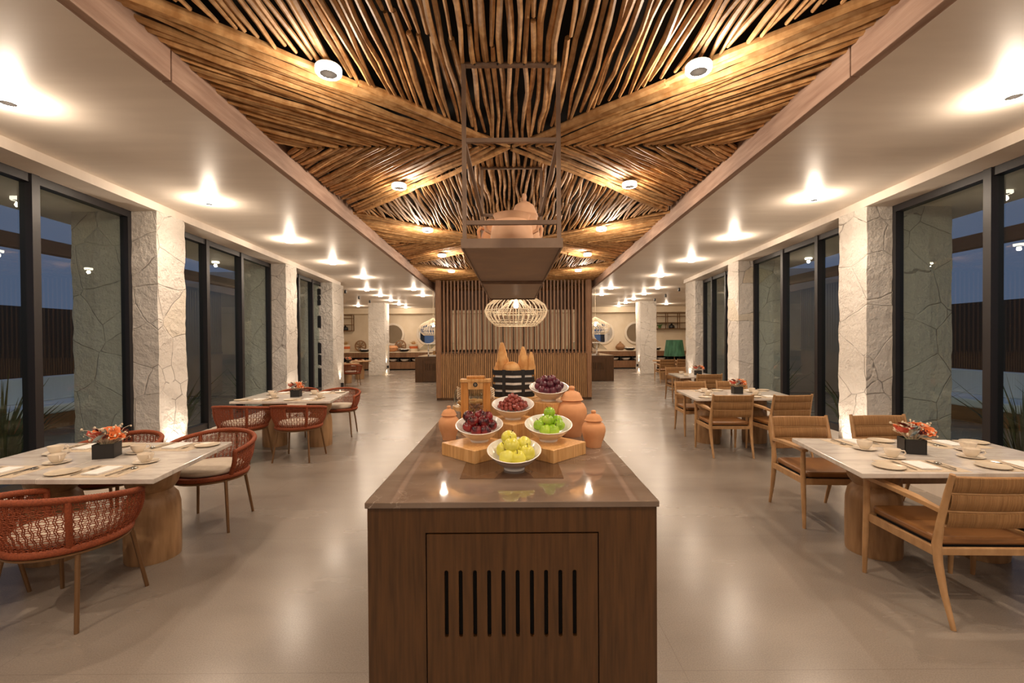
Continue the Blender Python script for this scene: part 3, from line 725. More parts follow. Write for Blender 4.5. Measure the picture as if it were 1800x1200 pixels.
lt = MB(); lt.tube([(-.0035, -.0362, .299), (-.0035, -.0362, .3115), (.001, -.0362, .3115), (.0045, -.0362, .308), (.0045, -.0362, .3025), (.001, -.0362, .299), (-.0035, -.0362, .299)], .0008, 5); lt.build('letter', M['rattan'], em)
for s in (-1, 1):
    m = MB()
    for k in range(9):
        a = k*.9; m.tube([(s*.10+.012*math.cos(a+q*.5), -.0+.012*math.sin(a+q*.7), .27-.008*k+.003*q) for q in range(8)], .004, 6)
    m.build('rope_knot', M['cream'], t)
def jar(loc, r, h, label, fill=None, lid=None):
    t = thing('glass_jar', label, 'jar', loc)
    MB().lathe([(0, 0), (r*.92, 0), (r, h*.05), (r, h*.8), (r*.8, h*.92), (r*.78, h), (r*.75, h), (r*.77, h*.91), (r*.96, h*.79), (r*.96, h*.06), (0, .006)], 28).build('jar_glass', M['clear'], t)
    if fill:
        m = MB(); q = random.Random(3)
        for _ in range(150):
            a = q.uniform(0, 6.28); d = r*.88*math.sqrt(q.random()); c = (d*math.cos(a), d*math.sin(a), q.uniform(.012, h*.72))
            m.tube([(c[0]+q.uniform(-.012, .012), c[1]+q.uniform(-.012, .012), c[2]+q.uniform(-.008, .008)) for _ in range(3)], q.uniform(.002, .006), 5)
        o = m.build('dried_mix', fill, t); o['kind'] = 'stuff'
    return t
jar((-.228, 2.90, RZ), .056, .235, 'glass jar of dried petals behind the wooden stand', M['potpourri'])
def cloche(loc, r, label):
    t = thing('glass_cloche', label, 'cake stand', loc)
    MB().lathe([(0, 0), (r*.6, 0), (r*.62, .01), (r*.3, .03), (r*.3, .06), (r*1.1, .075), (r*1.1, .10), (0, .10)], 8).build('wooden_stand', M['bamboo'], t)
    MB().lathe([(r*.97, .10), (r, .102), (r, .17), (r*.93, .21), (r*.78, .225), (0, .23), (0, .235), (r*.80, .231), (r*.96, .214), (r*1.03, .17), (r*1.03, .10)], 32).build('glass_dome', M['clear'], t)
    m = MB(); q = random.Random(int(r*1000))
    for k in range(9):
        a = k*.7; m.sphere((r*.55*math.cos(a), r*.55*math.sin(a), .125), .028, 10, 6, (1.3, .8, .7))
    m.build('pastries', M['bread'], t); return t
cloche((-.30, 3.30, RZ), .125, 'octagonal wooden cake stand with a glass dome at the left rear of the island')
cloche((.345, 3.36, RZ), .125, 'glass-domed cake stand behind the plums')
cloche((-.02, 3.80, RZ), .15, 'wide glass dome behind the bread basket')

# ---------------------------------------------------------------- hanging rack with pots
def rack():
    t = thing('hanging_rack', 'bronze metal rack hung from the canopy over the island with two shelves', 'hanging shelf', (0, 0, 0))
    W = .262; b_ = .022; ya, yb = 2.43, 3.88; zt = 1.995; top = 2.935; mid = 2.535
    def bar(m, p, q): 
        x0, x1 = sorted((p[0], q[0])); y0, y1 = sorted((p[1], q[1])); z0, z1 = sorted((p[2], q[2])); h = b_/2
        m.box(x0-h, x1+h, y0-h, y1+h, z0-h, z1+h)
    for y in (ya, yb):
        m = MB()
        for x in (-W+.011, W-.011): bar(m, (x, y, zt), (x, y, top))
        bar(m, (-W+.034, y, top), (W-.034, y, top)); m.build('hanger_frame', M['rackmetal'], t, 0)
        for z in (mid, 2.10): m = MB(); bar(m, (-W+.034, y, z), (W-.034, y, z)); m.build('cross_rail', M['rackmetal'], t, 0)
    for x in (-W+.011, W-.011): m = MB(); bar(m, (x, ya+.023, mid), (x, yb-.023, mid)); m.build('side_rail', M['rackmetal'], t, 0)
    m = MB()
    for x in (-W+.07, -.07, .07, W-.07): m.lathe([(0, 0), (.006, 0), (.006, .003), (0, .003)], 10, Matrix.Translation((x, ya-.0125, top-.004)) @ Matrix.Rotation(PI/2, 4, 'X'))
    m.build('bolt', M['black'], t)
    def tray(y0, y1, z, nm):
        m = MB(); m.box(-W-.006, W+.006, y0, y1, z, z+.006)
        h = .038
        m.box(-W-.008, -W, y0, y1, z-.012, z+h); m.box(W, W+.008, y0, y1, z-.012, z+h); m.box(-W-.008, W+.008, y0-.008, y0, z-.012, z+h); m.box(-W-.008, W+.008, y1, y1+.008, z-.012, z+h)
        m.build(nm, M['rackmetal'], t, 0)
    tray(ya-.012, yb, zt-.02, 'shelf_tray'); tray(yb+.04, 5.45, zt-.03, 'shelf_tray')
    m = MB()
    for x in (-W+.011, W-.011): bar(m, (x, 5.42, zt), (x, 5.42, top))
    m.build('hanger_frame', M['rackmetal'], t, 0)
    return t
rack()
def pot(loc, r, h, label, lid=False, rz=0, m_='paleclay'):
    t = thing('clay_pot', label, 'pot', loc, rz, 'clay cooking pots on the hanging rack')
    MB().lathe([(0, 0), (r*.55, 0), (r*.85, h*.18), (r, h*.45), (r*.93, h*.7), (r*.78, h*.84), (r*.84, h*.97), (r*.88, h), (r*.82, h), (r*.72, h*.84), (r*.85, h*.65), (r*.8, h*.25), (0, h*.06)], 36).build('pot_body', M[m_], t)
    for s in (-1, 1):
        MB().tube([(s*r*.93, 0, h*.55), (s*r*1.18, 0, h*.62), (s*r*1.25, 0, h*.78), (s*r*1.08, 0, h*.88), (s*r*.82, 0, h*.86)], .011, 8).build('handle', M[m_], t)
    if lid:
        MB().lathe([(r*.84, h), (r*.86, h*1.02), (r*.6, h*1.22), (r*.25, h*1.30), (r*.12, h*1.32), (r*.16, h*1.40), (r*.12, h*1.47), (0, h*1.49)], 30).build('pot_lid', M[m_], t)
    return t
pot((0, 2.72, 1.982), .128, .235, 'widest open clay pot at the front of the hanging rack')
pot((-.11, 3.04, 1.982), .10, .26, 'darker clay pot behind on the left of the rack', False, .5, 'terracotta')
pot((.085, 3.06, 1.982), .105, .32, 'lidded clay pot with round knob on the right of the rack', True, .4)
pot((0.0, 3.45, 1.982), .12, .30, 'clay pot farthest back on the first shelf', False, 1.2)

# ---------------------------------------------------------------- rattan pendants
def pendant(loc, R, label, ceil, inner=True):
    t = thing('rattan_pendant', label, 'pendant lamp', loc, 0, 'open rattan pendant lamps')
    def prof(u):   # 0 top .. 1 bottom : onion outline
        P = [(.05, .66), (.16, .58), (.38, .46), (.70, .30), (.92, .14), (1.0, -.04), (.95, -.20), (.84, -.36), (.66, -.52)]
        k = u*(len(P)-1); i = min(int(k), len(P)-2); f = k-i; f = f*f*(3-2*f) if False else f
        return P[i][0]*(1-f)+P[i+1][0]*f, P[i][1]*(1-f)+P[i+1][1]*f
    m = MB(); n = 34
    for k in range(n):
        a = 2*PI*k/n; pts = []
        for i in range(17):
            r, z = prof(i/16); pts.append((R*r*math.cos(a), R*r*math.sin(a), R*z))
        m.tube(pts, R*.0135, 5)
    m.build('rattan_ribs', M['rattan'], t)
    for r, z, w_ in ((1.0, -.04, .013), (.84, -.36, .011), (.66, -.52, .016), (.16, .58, .02), (.72, -.46, .010)):
        MB().tube([(R*r*math.cos(2*PI*k/40), R*r*math.sin(2*PI*k/40), R*z) for k in range(40)], R*w_, 6, True).build('hoop', M['rattan'], t)
    if inner:
        m = MB()
        for k in range(20):
            a = 2*PI*k/20; m.tube([(R*r*math.cos(a), R*r*math.sin(a), R*z) for r, z in ((.10, .35), (.38, .14), (.62, -.08), (.70, -.22), (.60, -.40))], R*.009, 5)
        m.tube([(R*.66*math.cos(2*PI*k/36), R*.66*math.sin(2*PI*k/36), -R*.14) for k in range(36)], R*.010, 5, True)
        m.build('inner_cage', M['rattan'], t)
    MB().lathe([(0, .02), (.03, .03), (.038, .06), (.03, .09), (.014, .11), (.014, .15), (0, .15)], 16).build('bulb', M['bulb'], t)
    MB().tube([(0, 0, .15), (0, 0, ceil-loc[2])], .006, 6).build('cord', M['cream'], t)
    lamp('POINT', (0, 0, .0), 1.8, t, size=.05, name='pendant_glow')
    return t
pendant((.055, 6.9, 1.93), .475, 'large white rattan cage pendant hanging before the slatted kiosk', ZST)
pendant((-2.50, 14.4, 1.86), .46, 'white rattan pendant over the far left serving island', ZC)
pendant((2.62, 14.4, 1.86), .46, 'white rattan pendant over the far right serving island', ZC)

# ---------------------------------------------------------------- slatted kiosk
def kiosk():
    t = thing('slatted_kiosk', 'dark wood kiosk with close slats below and open slats above, under the canopy end', 'kiosk', (.03, 0, 0))
    W = 1.88; Y1, Y2 = 11.1, 13.55; zr = 1.14
    def low(name, axis, c, a0, a1, out):
        m = MB(); v = a0
        if axis == 'x': m.box(a0, a1, c, c+.05*out if out > 0 else c-.05*-out, .06, zr) if False else None
        p = .047
        while v < a1-.001:
            if axis == 'x': m.box(v, v+.030, c-.018, c+.012, .06, zr)
            else: m.box(c-.018, c+.018, v, v+.030, .06, zr)
            v += p
        m.build('close_slats', M['slatlow'], t, 0)
    for y, in ((Y1,), (Y2,)): low('f', 'x', y, -W, W, 1)
    for x in (-W, W): low('s', 'y', x, Y1, Y2, 1)
    m = MB()
    for y in (Y1+.03, Y2-.05): m.box(-W, W, y-.015, y+.01, .05, zr)
    for x in (-W+.03, W-.03): m.box(x-.01, x+.01, Y1+.03, Y2-.05, .05, zr)
    m.build('backing_board', M['walnut'], t, 0)
    m = MB(); m.box(-W-.005, W+.005, Y1-.02, Y2+.02, 0, .06); m.build('plinth', M['walnut'], t, 0)
    m = MB()
    for y in (Y1, Y2): m.box(-W-.02, W+.02, y-.02, y+.09, zr, zr+.035)
    for x in (-W, W): m.box(x-.05, x+.05, Y1+.09, Y2-.02, zr, zr+.035)
    m.build('ledge', M['walnut'], t, 0)
    rr = random.Random(2)
    for y in (Y1, Y2):
        m = MB(); v = -W
        dd = .04 if y == Y1 else .02
        while v < W: m.box(v, v+.034, y-dd, y+dd, zr-.02, ZST-.02); v += .0865 if y == Y1 else .155
        m.build('open_slats', M['slat'], t, 0)
    for x in (-W, W):
        m = MB(); v = Y1+.1
        while v < Y2: m.box(x-.05, x+.05, v, v+.034, zr-.02, ZST-.02); v += .12
        m.build('open_slats', M['slat'], t, 0)
    for x in (-W, W-.10):
        m = MB(); m.box(x, x+.10, Y1-.06, Y1+.06, .06, ZST-.01); m.build('corner_post', M['slat'], t, 0)
    m = MB(); m.box(-W, W, Y2-.05, Y2+.0, 2.35, ZST-.01); m.build('header_board', M['slat'], t, 0)
    return t
kiosk()

# ---------------------------------------------------------------- far serving islands and buffet wall
for s, sd in ((-1, 'left'), (1, 'right')):
    t = island((s*2.79+.06, 15.8, 0), 1.34, 4.2, 'walnut serving island with glass guard far back on the %s of the kiosk' % sd, False, tallslots=True)
    gd = thing('sneeze_guard', 'white-framed glass food guard on the far %s island' % sd, 'food guard', (s*2.79, 0, .9))
    m = MB()
    for y in (16.6, 18.9):
        for x in (-.28, .28): m.box(x-.02, x+.02, y-.02, y+.02, 0, .42)
        m.box(-.30, .30, y-.02, y+.02, .0, .03); m.box(-.30, .30, y-.02, y+.02, .18, .205)
    m.build('guard_frame', M['white'], gd, 0)
    m = MB(); m.box(-.34, .34, 16.4, 19.1, .42, .45); m.build('glass_shelf', M['white'], gd, 0)
    m = MB(); 
    for q in (-1, 1): m.add([(q*.34, 16.4, .44), (q*.34, 19.1, .44), (q*.62, 19.1, .18), (q*.62, 16.4, .18), (q*.34, 16.4, .452), (q*.34, 19.1, .452), (q*.63, 19.1, .19), (q*.63, 16.4, .19)], [(0, 1, 2, 3), (4, 7, 6, 5), (0, 4, 5, 1), (1, 5, 6, 2), (2, 6, 7, 3), (3, 7, 4, 0)])
    m.build('side_glass', M['clear'], gd, 0)
    m = MB(); m.box(-.22, .22, 17.2, 17.6, .0, .16); tag(m.build('wooden_crate', M['bamboo'], None, 0, (s*2.79, 0, .9)), 'wooden display crate under the glass guard on the far %s island' % sd, 'crate')
def buffet(x0, x1, label):
    t = thing('buffet_counter', label, 'counter', (0, 22.28, 0))
    m = MB(); m.box(x0, x1, 0, .6, .86, .90); m.build('countertop', M['wallcream'], t, 0, bevel=.003)
    for z0, z1 in ((.62, .86), (.06, .40)):
        m = MB(); v = x0
        while v < x1-.01: m.box(v, min(v+.040, x1), .0, .03, z0, z1); v += .058
        m.box(x0, x1, .03, .6, z0, z1); m.build('ribbed_front', M['slat'], t, 0)
    m = MB(); m.box(x0, x1, .35, .6, .40, .62); 
    v = x0
    while v < x1: m.box(v, v+.06, .02, .36, .40, .62); v += .575
    m.build('shelf_niche', M['darkdeck'], t, 0)
    m = MB(); m.box(x0, x1, .04, .6, 0, .06); m.build('toe_kick', M['darkdeck'], t, 0)
    return t
buffet(-9.1, 9.1, 'long ribbed dark wood buffet counter along the far cream wall')
def make_wbowl():
    m = MB(); m.lathe([(0, 0), (.10, 0), (.20, .06), (.235, .13), (.225, .13), (.19, .065), (.09, .012), (0, .01)], 20); return tag(m.build('serving_bowl', M['white']), 'x', 'bowl')
k = 0
for s, sd in ((-1, 'left'), (1, 'right')):
    for i in range(8):
        x = s*(3.2 + .575*i) + .02
        place(CA, 'wbowl', make_wbowl, (round((x+9.1)/.575)*.575-9.1+.3175, 22.50, .405), 0, 'white serving bowl in the buffet niche, %s half, place %s outwards from the kiosk' % (sd, ORD[i]), 'white bowls in the buffet niche')
# round mirrors
def mirror(x, label):
    t = thing('round_mirror', label, 'mirror', (x, YF-.01, 1.76), 0, 'round mirrors on the far wall')
    mt = Matrix.Rotation(PI/2, 4, 'X')
    MB().lathe([(0, .02), (.47, .02), (.47, .025), (0, .025)], 48, mt).build('mirror_glass', M['mirror'], t)
    MB().lathe([(.46, 0), (.565, 0), (.575, .02), (.56, .04), (.48, .045), (.46, .03)], 48, mt).build('mirror_rim', M['ceramic'], t)
    return t
for x, lb in ((-4.25, 'round mirror on the far wall just left of the kiosk'), (-6.0, 'round mirror on the far wall beside the far left pillar'), (4.55, 'round mirror on the far wall just right of the kiosk'), (6.2, 'round mirror on the far wall beside the far right pillar')): mirror(x, lb)
# wall shelves
for s, sd in ((-1, 'left'), (1, 'right')):
    t = thing('wall_shelf', 'open black metal wall shelf high on the far %s wall' % sd, 'shelf', ((-8.82 if s < 0 else 8.0), YF-.3, 1.95))
    m = MB()
    for x in (-.85, -.3, .3, .85):
        for y in (0, .28): m.box(x-.015, x+.015, y-.015, y+.015, 0, .78)
    for z in (0, .30, .62, .78):
        for y in (0, .28): m.box(-.86, .86, y-.012, y+.012, z-.012, z+.012)
    m.build('shelf_frame', M['bronze'], t, 0)
    m = MB(); m.box(-.86, .86, -.01, .29, .0, .02); m.box(-.86, .3, -.01, .29, .30, .315); m.build('shelf_board', M['bronze'], t, 0)
    m = MB(); m.lathe([(0, 0), (.12, 0), (.15, .04), (.13, .14), (.05, .19), (.03, .25), (0, .25)], 20); tag(m.build('dark_teapot', M['blackbox'], None, 40, ((-8.35 if s < 0 else 7.95), YF-.16, 1.972)), 'black round lidded pot on the far %s wall shelf' % sd, 'pot')
    if s > 0:
        m = MB(); q = random.Random(4)
        for _ in range(40): a = q.uniform(0, 6.28); m.tube([(0, 0, .05), (.08*math.cos(a), .08*math.sin(a), .14), (.14*math.cos(a), .14*math.sin(a), q.uniform(.1, .24))], [.006, .012, .002], 4)
        m.lathe([(0, 0), (.06, 0), (.07, .07), (0, .07)], 14); tag(m.build('potted_plant', M['leafgreen'], None, 40, (7.35, YF-.16, 1.972)), 'small green plant on the far right wall shelf', 'plant')
# buffet ornaments
def make_wheel():
    t = thing('wagon_wheel', 'x', 'wheel'); mt = Matrix.Rotation(PI/2, 4, 'X')
    MB().lathe([(.235, -.03), (.285, -.03), (.29, 0), (.285, .03), (.235, .03), (.23, 0), (.235, -.03)], 36, mt).build('wheel_rim', M['wickerbrown'], t)
    m = MB()
    for k in range(8): a = k*PI/4+.2; m.tube([(.04*math.cos(a), 0, .04*math.sin(a)), (.15*math.cos(a), 0, .15*math.sin(a)), (.24*math.cos(a), 0, .24*math.sin(a))], [.018, .024, .015], 6)
    m.build('spokes', M['wickerbrown'], t)
    MB().lathe([(0, -.05), (.05, -.05), (.06, 0), (.05, .05), (0, .05)], 16, mt).build('hub', M['wickerbrown'], t)
    return t
BZ = .90
for x, lb in ((-5.60, 'spoked wooden wheel on the buffet left of the kiosk'), (-7.6, 'spoked wooden wheel on the buffet beyond the far left pillar'), (4.05+.0, 'spoked wooden wheel on the buffet right of the kiosk')):
    place(CA, 'wheel', make_wheel, (x, 22.74, BZ+.29), 0, lb, 'spoked wheels on the buffet')
def make_planter():
    t = thing('striped_planter', 'x', 'planter')
    MB().lathe([(0, 0), (.19, 0), (.205, .15), (0, .15)], 24).build('planter_base', M['cream'], t)
    MB().lathe([(0, .15), (.207, .15), (.215, .27), (0, .27)], 24).build('planter_band', M['orangeband'], t)
    MB().lathe([(.215, .27), (.225, .36), (.215, .36), (.20, .27)], 24).build('planter_rim', M['cream'], t)
    m = MB(); q = random.Random(9)
    for _ in range(60): a = q.uniform(0, 6.28); r = q.uniform(.05, .22); m.tube([(0, 0, .27), (r*.5*math.cos(a), r*.5*math.sin(a), .42), (r*math.cos(a), r*math.sin(a), q.uniform(.42, .56))], [.004, .008, .003], 4)
    m.build('dry_straw', M['straw'], t); return t
for x, lb in ((-4.92, 'cream planter with orange band and dry grass left of the kiosk'), (-8.3, 'cream planter with orange band beyond the far left pillar')):
    place(CA, 'planter', make_planter, (x, 22.62, BZ), 0, lb, 'orange banded planters on the buffet')
def orn(nm, prof, m_, x, y, lb, cat, seg=24, z=BZ): mm = MB(); mm.lathe(prof, seg); return tag(mm.build(nm, M[m_], None, 40, (x, y, z)), lb, cat)
orn('terracotta_pot', [(0, 0), (.13, 0), (.17, .22), (.18, .28), (.15, .28), (.13, .04), (0, .03)], 'orangeband', -6.35, 22.6, 'orange clay pot on the buffet at the far left pillar', 'pot')
orn('striped_bowl', [(0, 0), (.12, 0), (.24, .08), (.28, .2), (.2, .3), (.17, .3), (.24, .2), (0, .03)], 'terracotta', -5.95, 22.55, 'round orange bowl on the buffet left of the wheel', 'bowl')
orn('gourd_vase', [(0, 0), (.12, 0), (.23, .10), (.24, .18), (.15, .30), (.05, .38), (.04, .43), (0, .43)], 'wickerbrown', 5.35, 22.6, 'brown pointed gourd-shaped vase on the right of the buffet', 'vase')
mm = MB(); mm.box(-.17, .17, -.02, .02, 0, .42); o = mm.build('cutting_board', M['bamboo'], None, 0, (6.4, 22.8, BZ+.005), .01, (-.15, 0, 0)); tag(o, 'upright wooden board leaning on the wall right of the gourd vase', 'board')
mm = MB(); mm.box(-.2, .2, -.02, .02, 0, .44); o = mm.build('picture_board', M['bamboo'], None, 0, (-8.9+.0, 22.8, BZ+.005), .01, (-.15, 0, 0)); tag(o, 'framed wooden board standing at the far left end of the buffet', 'board')
def make_tray():
    t = thing('scroll_tray', 'x', 'dish')
    MB().lathe([(0, 0), (.16, .01), (.24, .06), (.26, .11), (.24, .11), (.2, .06), (0, .03)], 20).build('dish_bowl', M['black'], t)
    m = MB()
    for s in (-1, 1): m.tube([(s*.05, 0, .10), (s*.16, 0, .17), (s*.24, 0, .14), (s*.29, 0, .15)], .012, 6)
    m.build('dish_handle', M['white'], t)
    m = MB(); q = random.Random(1)
    for _ in range(12): m.sphere((q.uniform(-.13, .13), q.uniform(-.1, .1), .10), .04, 8, 6)
    m.build('dish_filling', M['white'], t); return t
for x, lb in ((-5.35, 'dark dish with white rolls in front of the left wheel'), (-7.3, 'dark dish with white rolls beyond the far left pillar'), (5.78, 'dark dish with white rolls right of the gourd vase'), (6.35, 'dark dish with white rolls before the upright board'), (7.05, 'dark dish with white rolls left of the far right pillar'), (8.05, 'dark dish with white rolls beyond the far right pillar')):
    place(CA, 'tray', make_tray, (x, 22.42, BZ), 0, lb, 'dark dishes on the buffet')

# ---------------------------------------------------------------- furniture
TZ = .69
def table(quad, drums, label, name='stone_top_table'):
    cx = sum(p[0] for p in quad)/4; cy = sum(p[1] for p in quad)/4
    t = thing(name, label, 'table', (cx, cy, 0), 0, 'stone-topped dining tables')
    q = [(x-cx, y-cy) for x, y in quad]      # near-in, near-out, far-out, far-in (order around)
    lerp = lambda a, b_, f: (a[0]*(1-f)+b_[0]*f, a[1]*(1-f)+b_[1]*f)
    m1, m2 = lerp(q[0], q[1], .5), lerp(q[3], q[2], .5)
    g = .001 if q[1][0] > q[0][0] else -.001
    for k, poly in enumerate(([q[0], (m1[0]-g, m1[1]), (m2[0]-g, m2[1]), q[3]], [(m1[0]+g, m1[1]+.004), (q[1][0], q[1][1]+.004), (q[2][0], q[2][1]+.004), (m2[0]+g, m2[1]+.004)])):
        m = MB(); m.prism(poly, TZ-.030, TZ); m.build('tabletop', M['marble'], t, 0, bevel=.004)
    for dx, dy in drums:
        m = MB(); R = .158
        m.lathe([(0, 0), (R*1.0, 0), (R*1.02, .02), (R*1.03, .2), (R*1.01, .36), (R*.93, .42), (R*.78, .45), (R*.72, .462), (R*.80, .475), (R*.93, .505), (R*1.0, .555), (R*1.0, .60), (R*.96, .658), (0, .658)], 40)
        m.build('pedestal', M['drum'], t, 40, (dx-cx, dy-cy, 0))
    return t
TAB = {
 'L1': dict(q=[(-2.07, 2.61), (-3.44, 2.62), (-3.55, 3.55), (-2.21, 3.57)], d=[(-2.49, 3.13), (-3.17, 3.13)], n='front left table'),
 'R1': dict(q=[(2.02, 2.63), (3.42, 2.60), (3.54, 3.44), (2.19, 3.57)], d=[(2.49, 3.14), (3.17, 3.10)], n='front right table'),
 'L2': dict(q=[(-2.38, 5.91), (-3.70, 5.92), (-3.80, 7.0), (-2.54, 7.06)], d=[(-2.74, 6.45), (-3.38, 6.45)], n='second left table'),
 'R2': dict(q=[(2.38, 5.90), (3.72, 5.90), (3.90, 6.95), (2.51, 6.97)], d=[(2.78, 6.48), (3.44, 6.48)], n='second right table'),
 'R3': dict(q=[(3.40, 9.25), (4.25, 9.25), (4.33, 10.3), (3.52, 10.3)], d=[(3.68, 9.8), (4.08, 9.8)], n='third right table'),
}
for k, v in TAB.items():
    table(v['q'], v['d'], {'L1': 'pale stone-topped table on two wooden drums, front left by the window', 'R1': 'pale stone-topped table on two wooden drums, front right by the window', 'L2': 'pale stone-topped table with rust chairs, second on the left', 'R2': 'pale stone-topped table with oak armchairs, second on the right', 'R3': 'small stone-topped table third on the right, before the green lampshade'}[k])

def make_woven():
    t = thing('woven_armchair', 'x', 'chair')
    TH = math.radians(122)
    def rim(u, off=0):   # u -1..1
        a = u*TH; return Vector(((.315+off)*math.sin(a), -(.310+off)*math.cos(a)-.005, .70-.09*abs(u)**1.6))
    def low(u, off=0):
        a = u*TH; return Vector(((.262+off)*math.sin(a), -(.255+off)*math.cos(a), .425))
    def S(u, v, off=0):
        p = low(u, off)*(1-v)+rim(u, off)*v; c = Vector((0, 0, p.z)); return p + (p-c).normalized()*(.018*math.sin(PI*v))
    # wrapped rim incl. arm posts
    pts = [S(-1, i/6) for i in range(6)] + [rim(-1+2*i/48) for i in range(49)] + [S(1, 1-i/6) for i in range(1, 7)]
    # densify for wraps
    dense = []
    for a, c in zip(pts, pts[1:]):
        L = (c-a).length; n = max(1, int(L/.0055))
        for i in range(n): dense.append(a.lerp(c, i/n))
    dense.append(pts[-1])
    rad = [.0175+.0014*math.cos(i*PI) for i in range(len(dense))]
    MB().tube(dense, rad, 8).build('rope_rim', M['rope'], t, 80)
    # lower wrapped ring (full loop)
    n = 200; lp = [Vector((.262*math.sin(2*PI*i/n), -.255*math.cos(2*PI*i/n), .415)) for i in range(n)]
    MB().tube(lp, [.020+.0012*math.cos(i*PI) for i in range(n)], 8, True).build('rope_seat_ring', M['rope'], t, 80)
    MB().tube([(.262*math.sin(2*PI*i/60), -.255*math.cos(2*PI*i/60), .388) for i in range(60)], .0095, 6, True).build('metal_ring', M['bronze'], t)
    MB().lathe([(0, .39), (.245, .395), (.25, .425), (0, .425)], 40).build('seat_base', M['rope'], t)
    for u in (-.335, .335):
        d = [S(u, i/40) for i in range(41)]
        MB().tube(d, [.0155+.0012*math.cos(i*PI) for i in range(41)], 8).build('rope_strap', M['rope'], t, 80)
    # net
    m = MB(); NU = 42; NV = 5
    for i in range(NU+1):                         # wavy vertical pairs
        u = -1+2*i/NU
        for sg in (-1, 1):
            pts = [S(u + sg*(.010 if (j % 2) == (i % 2) else .0235)*1.0, j/(NV*2)) for j in range(NV*2+1)]
            m.tube(pts, .0026, 4, caps=False)
    for j in range(1, NV*2):                        # horizontal pairs, zig-zag
        for sg in (-1, 1):
            pts = [S(-1+2*i/(NU*2), (j + sg*(.16 if ((i//1)+j) % 2 else .42))/(NV*2)) for i in range(NU*2+1)]
            m.tube(pts, .0024, 4, caps=False)
    o = m.build('rope_net', M['rope'], t, 80)
    # cushion
    m = MB(); prof = [(0, .43), (.222, .43), (.238, .445), (.240, .46), (.228, .478), (.16, .486), (0, .488)]
    m.lathe(prof, 40); m.build('seat_cushion', M['cushion'], t, 60)
    for sx in (-1, 1):
        for (x0, y0), (x1, y1) in (((.185, -.165), (.225, -.225)), ((.20, .165), (.245, .225))):
            m = MB(); m.tube([(sx*x0, y0, .39), (sx*x1, y1, .0)], [.0125, .0105], 10); m.build('leg', M['bronze'], t)
    m = MB(); m.tube([(-.185, -.165, .378), (.20, .165, .378)], .010, 6); m.tube([(.185, -.165, .378), (-.20, .165, .378)], .010, 6); m.build('cross_brace', M['bronze'], t)
    return t
